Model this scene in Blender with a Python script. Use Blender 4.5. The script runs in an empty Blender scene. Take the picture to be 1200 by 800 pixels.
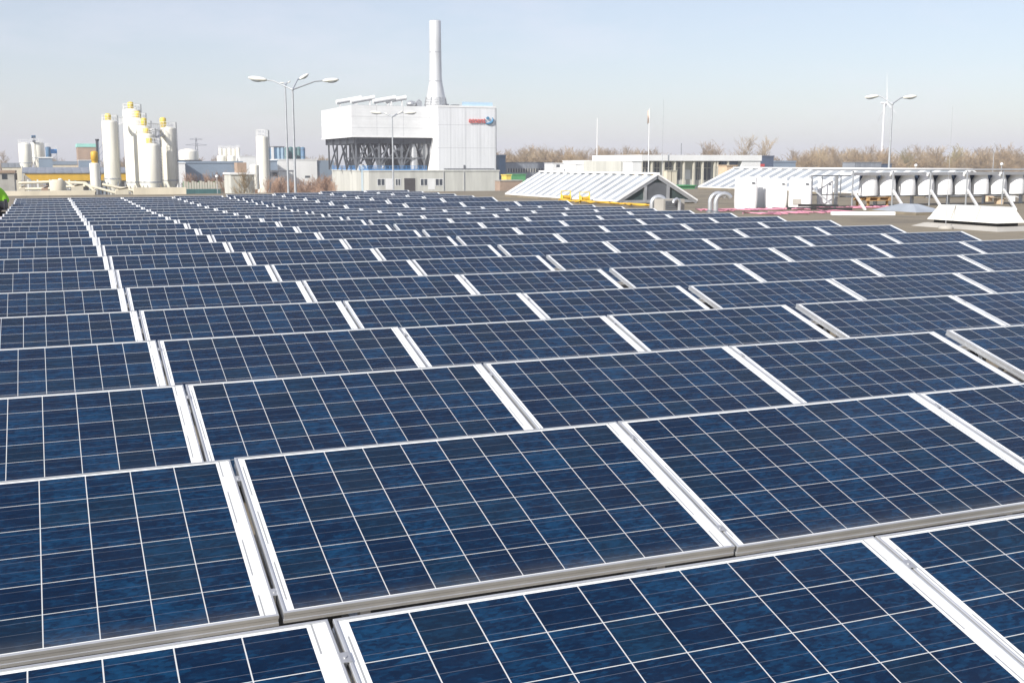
import bpy, math, random
from mathutils import Vector, Matrix, Euler
R = math.radians
sin, cos, tan, pi = math.sin, math.cos, math.tan, math.pi
rnd = random.Random(7)
S = bpy.context.scene
col = S.collection

# ------------------------------------------------------------------ camera
FPX, PITCH, YAW, CAM_H = 1316.6, R(-9.02), R(22.24), 1.133     # focal length in px of a 1200 px wide frame
cd = bpy.data.cameras.new('camera'); cam = bpy.data.objects.new('camera', cd); col.objects.link(cam)
cd.sensor_width = 36.0; cd.lens = 36.0 * FPX / 1200.0
cd.clip_start = 0.05; cd.clip_end = 8000
cam.location = (0, 0, CAM_H); cam.rotation_euler = (R(90) + PITCH, 0, -YAW)
S.camera = cam

# ------------------------------------------------------------------ light
SUN_EL = 31.0
SUN_AZ = 241.0                                   # clockwise from +Y
sd = Vector((sin(R(SUN_AZ)) * cos(R(SUN_EL)), cos(R(SUN_AZ)) * cos(R(SUN_EL)), sin(R(SUN_EL))))
ld = bpy.data.lights.new('sun', 'SUN'); sun = bpy.data.objects.new('sun', ld); col.objects.link(sun)
ld.energy = 4.6; ld.angle = R(0.55); ld.color = (1.0, 0.955, 0.89)
sun.rotation_euler = (-sd).to_track_quat('-Z', 'Y').to_euler(); sun.location = (0, 0, 60)

W = bpy.data.worlds.new('World'); S.world = W; W.use_nodes = True
nt = W.node_tree; nt.nodes.clear()
sky = nt.nodes.new('ShaderNodeTexSky'); sky.sky_type = 'NISHITA'; sky.sun_disc = False
sky.sun_elevation = R(SUN_EL); sky.sun_rotation = R(SUN_AZ); sky.altitude = 0
sky.air_density = 1.0; sky.dust_density = 0.7; sky.ozone_density = 2.2
tc = nt.nodes.new('ShaderNodeTexCoord')
mp = nt.nodes.new('ShaderNodeMapping'); mp.inputs['Scale'].default_value = (1.0, 1.0, 3.2); mp.inputs['Rotation'].default_value = (0.3, 0.35, 0.4)
nz = nt.nodes.new('ShaderNodeTexNoise'); nz.inputs['Scale'].default_value = 5.0; nz.inputs['Detail'].default_value = 7; nz.inputs['Roughness'].default_value = 0.62
cr = nt.nodes.new('ShaderNodeValToRGB'); cr.color_ramp.elements[0].position = 0.50; cr.color_ramp.elements[1].position = 0.80
cr.color_ramp.elements[0].color = (0.34, 0.34, 0.34, 1); cr.color_ramp.elements[1].color = (0.56, 0.56, 0.56, 1)
mx = nt.nodes.new('ShaderNodeMix'); mx.data_type = 'RGBA'
mx.inputs[7].default_value = (7.9, 7.6, 8.5, 1)
bg = nt.nodes.new('ShaderNodeBackground'); bg.inputs[1].default_value = 0.094
wo = nt.nodes.new('ShaderNodeOutputWorld')
L = nt.links.new
L(tc.outputs['Generated'], mp.inputs[0]); L(mp.outputs[0], nz.inputs['Vector']); L(nz.outputs['Fac'], cr.inputs[0])
L(cr.outputs[0], mx.inputs[0]); L(sky.outputs[0], mx.inputs[6]); L(mx.outputs[2], bg.inputs[0]); L(bg.outputs[0], wo.inputs[0])

S.view_settings.view_transform = 'Standard'; S.view_settings.look = 'None'
S.view_settings.exposure = 0.42; S.view_settings.gamma = 1.0

# ------------------------------------------------------------------ pixel -> world helpers (layout only)
_F = Vector((sin(YAW) * cos(PITCH), cos(YAW) * cos(PITCH), sin(PITCH)))
_R = Vector((cos(YAW), -sin(YAW), 0)); _U = _R.cross(_F); _C = Vector((0, 0, CAM_H))
def ray(px, py): return _F + _R * ((px - 600) / FPX) - _U * ((py - 400) / FPX)
def on_d(px, py, D): return _C + ray(px, py) * D
def on_y(px, py, Y): d = ray(px, py); return _C + d * (Y / d.y)
def on_z(px, py, z): d = ray(px, py); return _C + d * ((z - CAM_H) / d.z)
def px_of(v):
    d = Vector(v) - _C; z = d.dot(_F)
    return (600 + FPX * d.dot(_R) / z, 400 - FPX * d.dot(_U) / z) if z > 0.05 else None
GROUND = -7.4; ROOF = -0.42

# ------------------------------------------------------------------ materials
def nmath(nt, op, a, b=None, c=None, clamp=False):
    n = nt.nodes.new('ShaderNodeMath'); n.operation = op; n.use_clamp = clamp
    for i, v in enumerate((a, b, c)):
        if v is None: continue
        if isinstance(v, (int, float)): n.inputs[i].default_value = v
        else: nt.links.new(v, n.inputs[i])
    return n.outputs[0]
def nmix(nt, f, a, b, blend='MIX'):
    n = nt.nodes.new('ShaderNodeMix'); n.data_type = 'RGBA'; n.blend_type = blend
    for i, v in ((0, f), (6, a), (7, b)):
        if isinstance(v, (int, float)): n.inputs[i].default_value = v
        elif isinstance(v, tuple): n.inputs[i].default_value = (*v, 1) if len(v) == 3 else v
        else: nt.links.new(v, n.inputs[i])
    return n.outputs[2]
def new_mat(name):
    m = bpy.data.materials.new(name); m.use_nodes = True
    nt = m.node_tree; b = nt.nodes['Principled BSDF']
    return m, nt, b
def noise(nt, scale, detail=4, vec=None, rough=0.6, mapping=None):
    n = nt.nodes.new('ShaderNodeTexNoise'); n.inputs['Scale'].default_value = scale; n.inputs['Detail'].default_value = detail
    n.inputs['Roughness'].default_value = rough
    if vec is None:
        t = nt.nodes.new('ShaderNodeTexCoord'); vec = t.outputs['Object']
    if mapping:
        mm = nt.nodes.new('ShaderNodeMapping'); mm.inputs['Scale'].default_value = mapping
        nt.links.new(vec, mm.inputs[0]); vec = mm.outputs[0]
    nt.links.new(vec, n.inputs['Vector']); return n.outputs['Fac']
def mat(name, c, rough=0.6, metal=0.0, var=0.18, scale=1.5, streak=False, ribs=None, rib_axis=0, rib_amt=0.35, spec=0.5, bump=0.0, joints=None):
    """plain surface with blotchy wear; optional rain streaks and profiled-sheet ribs (bump + tone)"""
    m, nt, b = new_mat(name)
    f = noise(nt, scale, 6, mapping=(1, 1, 0.12) if streak else None)
    ramp = nt.nodes.new('ShaderNodeMapRange'); ramp.inputs[1].default_value = 0.3; ramp.inputs[2].default_value = 0.7
    ramp.inputs[3].default_value = 1 - var; ramp.inputs[4].default_value = 1 + var * 0.5
    nt.links.new(f, ramp.inputs[0])
    cc = nmix(nt, 1.0, c, (1, 1, 1), 'MULTIPLY')
    n = cc.node; nt.links.new(ramp.outputs[0], n.inputs[7])
    out = cc
    if joints:
        t = nt.nodes.new('ShaderNodeTexCoord'); sp = nt.nodes.new('ShaderNodeSeparateXYZ'); nt.links.new(t.outputs['Object'], sp.inputs[0])
        for ax_, spc in joints:
            ln = nmath(nt, 'LESS_THAN', nmath(nt, 'FRACT', nmath(nt, 'DIVIDE', sp.outputs[ax_], spc)), 0.14 / spc)
            out = nmix(nt, nmath(nt, 'MULTIPLY', ln, 0.45), out, (0.30, 0.31, 0.32))
    if ribs:
        t = nt.nodes.new('ShaderNodeTexCoord'); sp = nt.nodes.new('ShaderNodeSeparateXYZ'); nt.links.new(t.outputs['Object'], sp.inputs[0])
        w = nmath(nt, 'FRACT', nmath(nt, 'DIVIDE', sp.outputs[rib_axis], ribs))
        tri = nmath(nt, 'ABSOLUTE', nmath(nt, 'SUBTRACT', w, 0.5))
        st = nmath(nt, 'SMOOTH_MIN', nmath(nt, 'MULTIPLY', tri, 4.0), 1.0, 0.3)
        bp = nt.nodes.new('ShaderNodeBump'); bp.inputs['Strength'].default_value = rib_amt; bp.inputs['Distance'].default_value = 0.06
        nt.links.new(st, bp.inputs['Height']); nt.links.new(bp.outputs[0], b.inputs['Normal'])
    elif bump:
        bp = nt.nodes.new('ShaderNodeBump'); bp.inputs['Strength'].default_value = bump; bp.inputs['Distance'].default_value = 0.02
        nt.links.new(noise(nt, scale * 14, 5), bp.inputs['Height']); nt.links.new(bp.outputs[0], b.inputs['Normal'])
    nt.links.new(out, b.inputs['Base Color'])
    b.inputs['Roughness'].default_value = rough; b.inputs['Metallic'].default_value = metal
    b.inputs['Specular IOR Level'].default_value = spec
    return m

def laminate_mat():
    m, nt, b = new_mat('solar_laminate')
    t = nt.nodes.new('ShaderNodeTexCoord'); sp = nt.nodes.new('ShaderNodeSeparateXYZ'); nt.links.new(t.outputs['Object'], sp.inputs[0])
    oi = nt.nodes.new('ShaderNodeObjectInfo')
    P = 0.1562
    u = nmath(nt, 'DIVIDE', nmath(nt, 'ADD', sp.outputs[0], P * 5 + 0.010), P)
    v = nmath(nt, 'DIVIDE', nmath(nt, 'SUBTRACT', sp.outputs[1], 0.0150), 0.16)
    au = nmath(nt, 'ABSOLUTE', nmath(nt, 'SUBTRACT', nmath(nt, 'FRACT', u), 0.5))
    av = nmath(nt, 'ABSOLUTE', nmath(nt, 'SUBTRACT', nmath(nt, 'FRACT', v), 0.5))
    inside = nmath(nt, 'MULTIPLY', nmath(nt, 'LESS_THAN', nmath(nt, 'ABSOLUTE', nmath(nt, 'SUBTRACT', u, 5.0)), 4.99),
                   nmath(nt, 'LESS_THAN', nmath(nt, 'ABSOLUTE', nmath(nt, 'SUBTRACT', v, 3.0)), 2.99))
    cell = nmath(nt, 'MULTIPLY', nmath(nt, 'LESS_THAN', au, 0.4895), nmath(nt, 'LESS_THAN', av, 0.4915))
    cell = nmath(nt, 'MULTIPLY', cell, inside)
    # three busbars per cell, running along the row
    bb = nmath(nt, 'ABSOLUTE', nmath(nt, 'SUBTRACT', nmath(nt, 'FRACT', nmath(nt, 'MULTIPLY', v, 3.0)), 0.5))
    bus = nmath(nt, 'LESS_THAN', bb, 0.016)
    # per cell tone
    cv = nt.nodes.new('ShaderNodeCombineXYZ')
    nt.links.new(nmath(nt, 'FLOOR', u), cv.inputs[0]); nt.links.new(nmath(nt, 'FLOOR', v), cv.inputs[1])
    nt.links.new(nmath(nt, 'MULTIPLY', oi.outputs['Random'], 917.3), cv.inputs[2])
    wn = nt.nodes.new('ShaderNodeTexWhiteNoise'); wn.noise_dimensions = '3D'; nt.links.new(cv.outputs[0], wn.inputs['Vector'])
    sw = nt.nodes.new('ShaderNodeSeparateColor'); nt.links.new(wn.outputs['Color'], sw.inputs[0])
    # crystal grains: shifted per object so no two panels repeat
    gv = nt.nodes.new('ShaderNodeVectorMath'); gv.operation = 'ADD'
    sh = nt.nodes.new('ShaderNodeCombineXYZ'); nt.links.new(nmath(nt, 'MULTIPLY', oi.outputs['Random'], 53.0), sh.inputs[0])
    nt.links.new(nmath(nt, 'MULTIPLY', oi.outputs['Random'], 171.0), sh.inputs[1])
    nt.links.new(t.outputs['Object'], gv.inputs[0]); nt.links.new(sh.outputs[0], gv.inputs[1])
    vo = nt.nodes.new('ShaderNodeTexVoronoi'); vo.inputs['Scale'].default_value = 100
    vm = nt.nodes.new('ShaderNodeMapping'); vm.inputs['Scale'].default_value = (0.55, 1.35, 1); nt.links.new(gv.outputs[0], vm.inputs[0]); nt.links.new(vm.outputs[0], vo.inputs['Vector'])
    vs = nt.nodes.new('ShaderNodeSeparateColor'); nt.links.new(vo.outputs['Color'], vs.inputs[0])
    n1 = noise(nt, 16, 5, gv.outputs[0], 0.65, (0.7, 1.3, 1))
    n2 = noise(nt, 3.0, 3, gv.outputs[0])
    g = nmath(nt, 'ADD', nmath(nt, 'MULTIPLY', vs.outputs[0], 0.27), nmath(nt, 'MULTIPLY', n1, 0.92))
    g = nmath(nt, 'ADD', g, nmath(nt, 'MULTIPLY', sw.outputs[0], 0.24))
    rp = nt.nodes.new('ShaderNodeValToRGB'); e = rp.color_ramp.elements
    e[0].position = 0.25; e[0].color = (0.0020, 0.0084, 0.0260, 1)
    e[1].position = 1.05; e[1].color = (0.0050, 0.0405, 0.100, 1)
    mid = e.new(0.66); mid.color = (0.0028, 0.0146, 0.0425, 1)
    nt.links.new(g, rp.inputs[0])
    teal = nmix(nt, nmath(nt, 'MULTIPLY', nmath(nt, 'GREATER_THAN', sw.outputs[1], 0.72), 0.35), rp.outputs[0], (0.006, 0.020, 0.036))
    cellc = nmix(nt, nmath(nt, 'MULTIPLY', bus, 0.42), teal, (0.17, 0.19, 0.23))
    # dark ribbon dashes in the white end margins
    ax = nmath(nt, 'ABSOLUTE', nmath(nt, 'ADD', sp.outputs[0], 0.010))
    dash = nmath(nt, 'LESS_THAN', nmath(nt, 'ABSOLUTE', nmath(nt, 'SUBTRACT', ax, 0.7930)), 0.0026)
    hv = nmath(nt, 'FRACT', nmath(nt, 'MULTIPLY', nmath(nt, 'ADD', v, nmath(nt, 'GREATER_THAN', sp.outputs[0], 0.0)), 0.5))
    dash = nmath(nt, 'MULTIPLY', dash, nmath(nt, 'LESS_THAN', nmath(nt, 'ABSOLUTE', nmath(nt, 'SUBTRACT', hv, 0.5)), 0.33))
    back = nmix(nt, inside, (0.80, 0.81, 0.80), (0.56, 0.57, 0.57))
    back = nmix(nt, nmath(nt, 'MULTIPLY', dash, 0.75), back, (0.16, 0.17, 0.18))
    allc = nmix(nt, cell, back, cellc)
    dust = noise(nt, 2.2, 5, gv.outputs[0], 0.6, (0.5, 1.6, 1))
    allc = nmix(nt, nmath(nt, 'MULTIPLY', nmath(nt, 'SUBTRACT', dust, 0.42, None, True), 0.04), allc, (0.40, 0.38, 0.34))
    # dust caught along the low edge
    low = nmath(nt, 'SUBTRACT', 1.0, nmath(nt, 'DIVIDE', sp.outputs[1], 0.10), None, True)
    low = nmath(nt, 'MULTIPLY', nmath(nt, 'MULTIPLY', low, low), noise(nt, 9, 4, gv.outputs[0]))
    allc = nmix(nt, nmath(nt, 'MULTIPLY', low, 0.35), allc, (0.34, 0.32, 0.28))
    nt.links.new(allc, b.inputs['Base Color'])
    rr = nt.nodes.new('ShaderNodeMapRange'); rr.inputs[1].default_value = 0.35; rr.inputs[2].default_value = 0.7
    rr.inputs[3].default_value = 0.10; rr.inputs[4].default_value = 0.22
    nt.links.new(n2, rr.inputs[0]); nt.links.new(rr.outputs[0], b.inputs['Roughness'])
    b.inputs['IOR'].default_value = 1.21; b.inputs['Specular IOR Level'].default_value = 0.42
    return m

M = {}
M['laminate'] = laminate_mat()
M['alu'] = mat('anodised_aluminium', (0.64, 0.655, 0.67), 0.32, 0.62, 0.22, 2.5)
M['galv'] = mat('pale_galvanised_steel', (0.44, 0.46, 0.48), 0.5, 0.25, 0.15, 3)
M['steel'] = mat('galvanised_steel', (0.55, 0.56, 0.57), 0.45, 0.7, 0.2, 5)
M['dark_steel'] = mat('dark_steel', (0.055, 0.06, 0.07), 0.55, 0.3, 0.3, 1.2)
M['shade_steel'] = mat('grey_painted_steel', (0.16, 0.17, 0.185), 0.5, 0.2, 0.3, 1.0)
def roof_mat():
    m, nt, b = new_mat('bitumen_roofing')
    f1 = noise(nt, 0.35, 6); f2 = noise(nt, 3.0, 6, None, 0.7); f3 = noise(nt, 60, 3)
    a = nmix(nt, f1, (0.190, 0.156, 0.102), (0.300, 0.250, 0.175))
    a = nmix(nt, nmath(nt, 'MULTIPLY', f2, 0.6), a, (0.14, 0.128, 0.10))
    a = nmix(nt, nmath(nt, 'MULTIPLY', nmath(nt, 'GREATER_THAN', f3, 0.58), 0.35), a, (0.36, 0.32, 0.25))
    t = nt.nodes.new('ShaderNodeTexCoord'); sp = nt.nodes.new('ShaderNodeSeparateXYZ'); nt.links.new(t.outputs['Object'], sp.inputs[0])
    seam = nmath(nt, 'LESS_THAN', nmath(nt, 'FRACT', nmath(nt, 'DIVIDE', sp.outputs[0], 1.0)), 0.05)
    a = nmix(nt, nmath(nt, 'MULTIPLY', seam, 0.5), a, (0.08, 0.078, 0.07))
    f4 = noise(nt, 0.55, 3, None, 0.5)
    pr = nt.nodes.new('ShaderNodeValToRGB'); e = pr.color_ramp.elements; e[0].position = .54; e[0].color = (0, 0, 0, 1); e[1].position = .60; e[1].color = (.5, .5, .5, 1)
    e2 = e.new(.66); e2.color = (.22, .22, .22, 1); nt.links.new(f4, pr.inputs[0])
    a = nmix(nt, pr.outputs[0], a, (0.115, 0.10, 0.078))
    nt.links.new(a, b.inputs['Base Color']); b.inputs['Roughness'].default_value = 0.85
    bp = nt.nodes.new('ShaderNodeBump'); bp.inputs['Strength'].default_value = 0.4; bp.inputs['Distance'].default_value = 0.01
    nt.links.new(f3, bp.inputs['Height']); nt.links.new(bp.outputs[0], b.inputs['Normal'])
    return m
M['roof'] = roof_mat()
def ground_mat():
    m, nt, b = new_mat('industrial_ground')
    f1 = noise(nt, 0.012, 6); f2 = noise(nt, 0.11, 6, None, 0.7)
    r1 = nt.nodes.new('ShaderNodeValToRGB'); r1.color_ramp.elements[0].position = 0.46; r1.color_ramp.elements[1].position = 0.54; nt.links.new(f1, r1.inputs[0])
    a = nmix(nt, r1.outputs[0], (0.13, 0.115, 0.09), (0.085, 0.105, 0.045))
    a = nmix(nt, nmath(nt, 'MULTIPLY', f2, 0.7), a, (0.20, 0.185, 0.155))
    nt.links.new(a, b.inputs['Base Color']); b.inputs['Roughness'].default_value = 0.95
    return m
M['ground'] = ground_mat()
M['asphalt'] = mat('asphalt', (0.06, 0.06, 0.062), 0.9, 0, 0.25, 0.4)
M['white_metal'] = mat('white_painted_metal', (0.80, 0.80, 0.785), 0.45, 0, 0.08, 0.6, True)
M['silo_white'] = mat('silo_white_paint', (0.86, 0.83, 0.72), 0.5, 0, 0.18, 1.2, True)
M['cladding_v'] = mat('white_profiled_sheet', (0.74, 0.75, 0.76), 0.45, 0, 0.10, 0.5, True, ribs=1.1, rib_axis=0, rib_amt=0.22, joints=((2, 6.3), (0, 4.4)))
M['cladding_h'] = mat('white_horizontal_sheet', (0.76, 0.765, 0.76), 0.45, 0, 0.10, 0.4, False, ribs=1.5, rib_axis=2, rib_amt=0.25, joints=((0, 7.6), (2, 3.0)))
M['beige_wall'] = mat('beige_render', (0.56, 0.555, 0.50), 0.8, 0, 0.22, 0.5, True)
M['cream_wall'] = mat('cream_wall', (0.66, 0.60, 0.47), 0.8, 0, 0.18, 1.0, True)
M['column'] = mat('pale_stone_column', (0.56, 0.53, 0.44), 0.8, 0, 0.1, 1.0)
M['blue_paint'] = mat('blue_paint', (0.06, 0.27, 0.62), 0.5, 0, 0.2, 2)
M['blue_sheet'] = mat('blue_sheet', (0.07, 0.16, 0.27), 0.5, 0, 0.2, 0.5)
M['pale_blue'] = mat('pale_blue_glass', (0.45, 0.62, 0.75), 0.25, 0, 0.15, 0.5)
M['teal'] = mat('dark_green_tank', (0.06, 0.15, 0.15), 0.4, 0, 0.2, 0.5)
M['slate_sheet'] = mat('slate_blue_sheet', (0.22, 0.28, 0.35), 0.6, 0, 0.15, 0.1, True)
M['grey_sheet'] = mat('grey_ribbed_sheet', (0.25, 0.27, 0.30), 0.55, 0.1, 0.2, 0.4, True, ribs=1.6, rib_axis=0, rib_amt=0.8)
M['navy'] = mat('navy_sheet', (0.07, 0.10, 0.16), 0.55, 0, 0.2, 0.4)
M['yellow'] = mat('yellow_paint', (0.66, 0.40, 0.035), 0.5, 0, 0.15, 1.0)
M['cap_yellow'] = mat('faded_yellow_paint', (0.80, 0.60, 0.10), 0.5, 0, 0.2, 1.5)
M['brown_wall'] = mat('brown_brick', (0.36, 0.26, 0.19), 0.85, 0, 0.2, 0.4)
M['green_trim'] = mat('mint_green_trim', (0.30, 0.60, 0.52), 0.6, 0, 0.1, 1)
M['window'] = mat('window_glass', (0.05, 0.06, 0.075), 0.12, 0, 0.3, 0.4)
M['opening'] = mat('dark_door_leaf', (0.045, 0.038, 0.034), 0.8, 0, 0.3, 1)
M['concrete'] = mat('concrete', (0.42, 0.40, 0.36), 0.85, 0, 0.2, 0.8)
M['bag'] = mat('woven_white_fabric', (0.82, 0.82, 0.81), 0.75, 0, 0.07, 3, bump=0.5)
M['gable_glass'] = mat('dark_glazing', (0.06, 0.085, 0.085), 0.15, 0, 0.4, 1.2)
M['poly'] = mat('milky_glazing', (0.35, 0.38, 0.41), 0.35, 0, 0.35, 0.7, True)
M['bar_white'] = mat('white_glazing_bar', (0.82, 0.82, 0.81), 0.45, 0, 0.08, 3)
M['skylight_white'] = mat('aged_white_plastic', (0.78, 0.77, 0.70), 0.4, 0, 0.12, 2.0)
M['rubber'] = mat('black_rubber', (0.02, 0.02, 0.022), 0.7, 0, 0.2, 4)
M['pink'] = mat('pink_plastic', (0.70, 0.30, 0.40), 0.6, 0, 0.3, 3)
M['red'] = mat('red_paint', (0.60, 0.06, 0.05), 0.45, 0, 0.2, 1)
M['green'] = mat('green_paint', (0.08, 0.32, 0.12), 0.5, 0, 0.2, 1)
M['wood'] = mat('pallet_wood', (0.50, 0.30, 0.13), 0.8, 0, 0.3, 6)
M['carton'] = mat('carton', (0.62, 0.47, 0.32), 0.8, 0, 0.15, 1)
M['twig'] = mat('bare_twigs', (0.315, 0.222, 0.120), 0.9, 0, 0.35, 0.15)
M['twig_pale'] = mat('pale_bare_twigs', (0.42, 0.32, 0.19), 0.9, 0, 0.3, 0.15)
M['twig_green'] = mat('willow_green_twigs', (0.34, 0.28, 0.12), 0.9, 0, 0.3, 0.1)
M['twig_red'] = mat('russet_twigs', (0.42, 0.275, 0.19), 0.9, 0, 0.35, 0.4)
M['bark'] = mat('bark', (0.16, 0.125, 0.09), 0.9, 0, 0.3, 2)
M['hivis'] = mat('hi_vis_fabric', (0.30, 0.72, 0.03), 0.75, 0, 0.15, 6)
M['hivis_yellow'] = mat('hi_vis_yellow', (0.80, 0.86, 0.06), 0.75, 0, 0.1, 6)
M['trousers'] = mat('dark_work_trousers', (0.018, 0.02, 0.03), 0.85, 0, 0.3, 8)
M['skin'] = mat('skin', (0.55, 0.33, 0.24), 0.55, 0, 0.1, 8)
M['hair'] = mat('brown_hair', (0.06, 0.03, 0.02), 0.7, 0, 0.3, 20)
M['flag_mat'] = mat('faded_flag_cloth', (0.78, 0.58, 0.46), 0.8, 0, 0.2, 1)
M['chimney'] = mat('brushed_chimney_steel', (0.66, 0.67, 0.67), 0.5, 0.25, 0.18, 0.8, True)
M['logo_red'] = mat('red_lettering', (0.62, 0.09, 0.07), 0.5, 0, 0.05, 1)
M['logo_blue'] = mat('blue_emblem', (0.04, 0.20, 0.36), 0.5, 0, 0.05, 1)

# ------------------------------------------------------------------ mesh builder
class MB:
    def __init__(s): s.v = []; s.f = []; s.smooth = []
    def add(s, vs, fs, smooth=False):
        o = len(s.v); s.v += [tuple(v) for v in vs]; s.f += [tuple(i + o for i in f) for f in fs]; s.smooth += [smooth] * len(fs); return s
    def box(s, x0, x1, y0, y1, z0, z1):
        x0, x1 = min(x0, x1), max(x0, x1); y0, y1 = min(y0, y1), max(y0, y1); z0, z1 = min(z0, z1), max(z0, z1)
        return s.add([(x0,y0,z0),(x1,y0,z0),(x1,y1,z0),(x0,y1,z0),(x0,y0,z1),(x1,y0,z1),(x1,y1,z1),(x0,y1,z1)],
              [(0,3,2,1),(4,5,6,7),(0,1,5,4),(1,2,6,5),(2,3,7,6),(3,0,4,7)])
    def hexa(s, b, t):
        return s.add(list(b) + list(t), [(0,3,2,1),(4,5,6,7),(0,1,5,4),(1,2,6,5),(2,3,7,6),(3,0,4,7)])
    def tube(s, p0, p1, r0, r1=None, n=10, caps=True):
        r1 = r0 if r1 is None else r1
        p0, p1 = Vector(p0), Vector(p1); d = (p1 - p0)
        if d.length < 1e-6: return s
        d.normalize(); a = d.orthogonal().normalized(); b = d.cross(a)
        vs = []
        for p, r in ((p0, r0), (p1, r1)):
            for k in range(n):
                t = 2 * pi * k / n; vs.append(p + a * (r * cos(t)) + b * (r * sin(t)))
        fs = [(k, (k + 1) % n, n + (k + 1) % n, n + k) for k in range(n)]
        s.add(vs, fs, n > 5)
        if caps:
            s.add(vs[:n], [tuple(reversed(range(n)))]); s.add(vs[n:], [tuple(range(n))])
        return s
    def path(s, pts, r, n=8):
        pts = [Vector(p) for p in pts]
        ring = []
        up = None
        for i, p in enumerate(pts):
            d = (pts[min(i + 1, len(pts) - 1)] - pts[max(i - 1, 0)]).normalized()
            a = d.orthogonal().normalized() if up is None else (up - d * up.dot(d)).normalized()
            up = a; b = d.cross(a)
            rr = r[i] if isinstance(r, (list, tuple)) else r
            ring.append([p + a * (rr * cos(2*pi*k/n)) + b * (rr * sin(2*pi*k/n)) for k in range(n)])
        vs = [v for q in ring for v in q]
        fs = [(i*n + k, i*n + (k+1) % n, (i+1)*n + (k+1) % n, (i+1)*n + k) for i in range(len(pts)-1) for k in range(n)]
        s.add(vs, fs, True); s.add(ring[0], [tuple(reversed(range(n)))]); s.add(ring[-1], [tuple(range(n))]); return s
    def bar(s, p0, p1, w, h=None, up=(0, 0, 1)):
        h = w if h is None else h
        p0, p1 = Vector(p0), Vector(p1); d = (p1 - p0).normalized(); u = Vector(up)
        if abs(d.dot(u)) > 0.98: u = Vector((1, 0, 0))
        a = d.cross(u).normalized() * (w / 2); b = a.cross(d).normalized() * (h / 2)
        return s.hexa([p0 - a - b, p0 + a - b, p0 + a + b, p0 - a + b], [p1 - a - b, p1 + a - b, p1 + a + b, p1 - a + b])
    def lathe(s, c, prof, n=20, smooth=True):
        c = Vector(c); vs = []
        for r, z in prof:
            vs += [c + Vector((r * cos(2*pi*k/n), r * sin(2*pi*k/n), z)) for k in range(n)]
        fs = [(i*n + k, i*n + (k+1) % n, (i+1)*n + (k+1) % n, (i+1)*n + k) for i in range(len(prof)-1) for k in range(n)]
        s.add(vs, fs, smooth)
        s.add(vs[:n], [tuple(reversed(range(n)))]); s.add(vs[-n:], [tuple(range(n))]); return s
    def ball(s, c, rx, ry, rz, n=12, m=8, rot=None):
        c = Vector(c); vs = []
        for i in range(1, m):
            t = pi * i / m
            for k in range(n):
                v = Vector((rx * sin(t) * cos(2*pi*k/n), ry * sin(t) * sin(2*pi*k/n), -rz * cos(t)))
                if rot is not None: v = rot @ v
                vs.append(c + v)
        a = Vector((0, 0, -rz)); b = Vector((0, 0, rz))
        if rot is not None: a = rot @ a; b = rot @ b
        vs += [c + a, c + b]; A = len(vs) - 2; B = A + 1
        fs = [(i*n + k, i*n + (k+1) % n, (i+1)*n + (k+1) % n, (i+1)*n + k) for i in range(m-2) for k in range(n)]
        fs += [((k+1) % n, k, A) for k in range(n)] + [((m-2)*n + k, (m-2)*n + (k+1) % n, B) for k in range(n)]
        return s.add(vs, fs, True)
    def prism(s, poly, axis, a, b):
        """poly: 2D points in the two other axes, extruded along axis from a to b"""
        def P(p, t):
            if axis == 1: return (p[0], t, p[1])
            if axis == 0: return (t, p[0], p[1])
            return (p[0], p[1], t)
        n = len(poly); vs = [P(p, a) for p in poly] + [P(p, b) for p in poly]
        return s.add(vs, [tuple(range(n)), tuple(reversed(range(n, 2*n)))] + [(k, n + k, n + (k+1) % n, (k+1) % n) for k in range(n)])
    def build(s, name, m, parent=None, origin=None):
        off = WORLD[parent.name] if parent is not None else Vector(origin) if origin is not None else Vector((0, 0, 0))
        me = bpy.data.meshes.new(name)
        me.from_pydata([(v[0]-off.x, v[1]-off.y, v[2]-off.z) for v in s.v], [], s.f)
        me.polygons.foreach_set('use_smooth', s.smooth)
        me.materials.append(m if not isinstance(m, str) else M[m])
        me.update()
        o = bpy.data.objects.new(name, me); col.objects.link(o)
        WORLD[o.name] = off
        if parent is not None: o.parent = parent
        else: o.location = off
        return o
WORLD = {}
def tag(o, label, cat, group=None, kind=None):
    if label: o['label'] = label
    if cat: o['category'] = cat
    if group: o['group'] = group
    if kind: o['kind'] = kind
    return o
def thing(name, label, cat, loc, group=None):
    o = bpy.data.objects.new(name, None); col.objects.link(o); o.location = loc; o.empty_display_size = 0.2
    WORLD[o.name] = Vector(loc)
    return tag(o, label, cat, group)
def copy_tree(o, loc=None, label=None, parent=None, group=None, rotz=None):
    c = o.copy(); col.objects.link(c)
    if parent is not None: c.parent = parent
    if loc is not None: c.location = loc
    if rotz is not None: c.rotation_euler.z = rotz
    if label: c['label'] = label
    if group: c['group'] = group
    WORLD[c.name] = Vector(c.location)
    for ch in list(o.children): copy_tree(ch, parent=c)
    return c

# ================================================================== SETTING
g = MB(); g.add([(-2600,-600,GROUND),(2600,-600,GROUND),(2600,2600,GROUND),(-2600,2600,GROUND)], [(0,1,2,3)])
tag(g.build('ground', 'ground'), 'flat grass and dirt ground of the industrial estate', 'ground', kind='structure')
rd = MB(); rd.add([(60,262,GROUND+.004),(400,262,GROUND+.004),(400,274,GROUND+.004),(60,274,GROUND+.004)], [(0,1,2,3)])
tag(rd.build('road', 'asphalt'), 'grey asphalt yard road in front of the far buildings', 'road', kind='structure')
rf = MB(); rf.box(-9, 72, -14, 59.6, GROUND, ROOF)
tag(rf.build('roof', 'roof'), 'flat bitumen roof that carries the rows of panels', 'roof', kind='structure')

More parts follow.
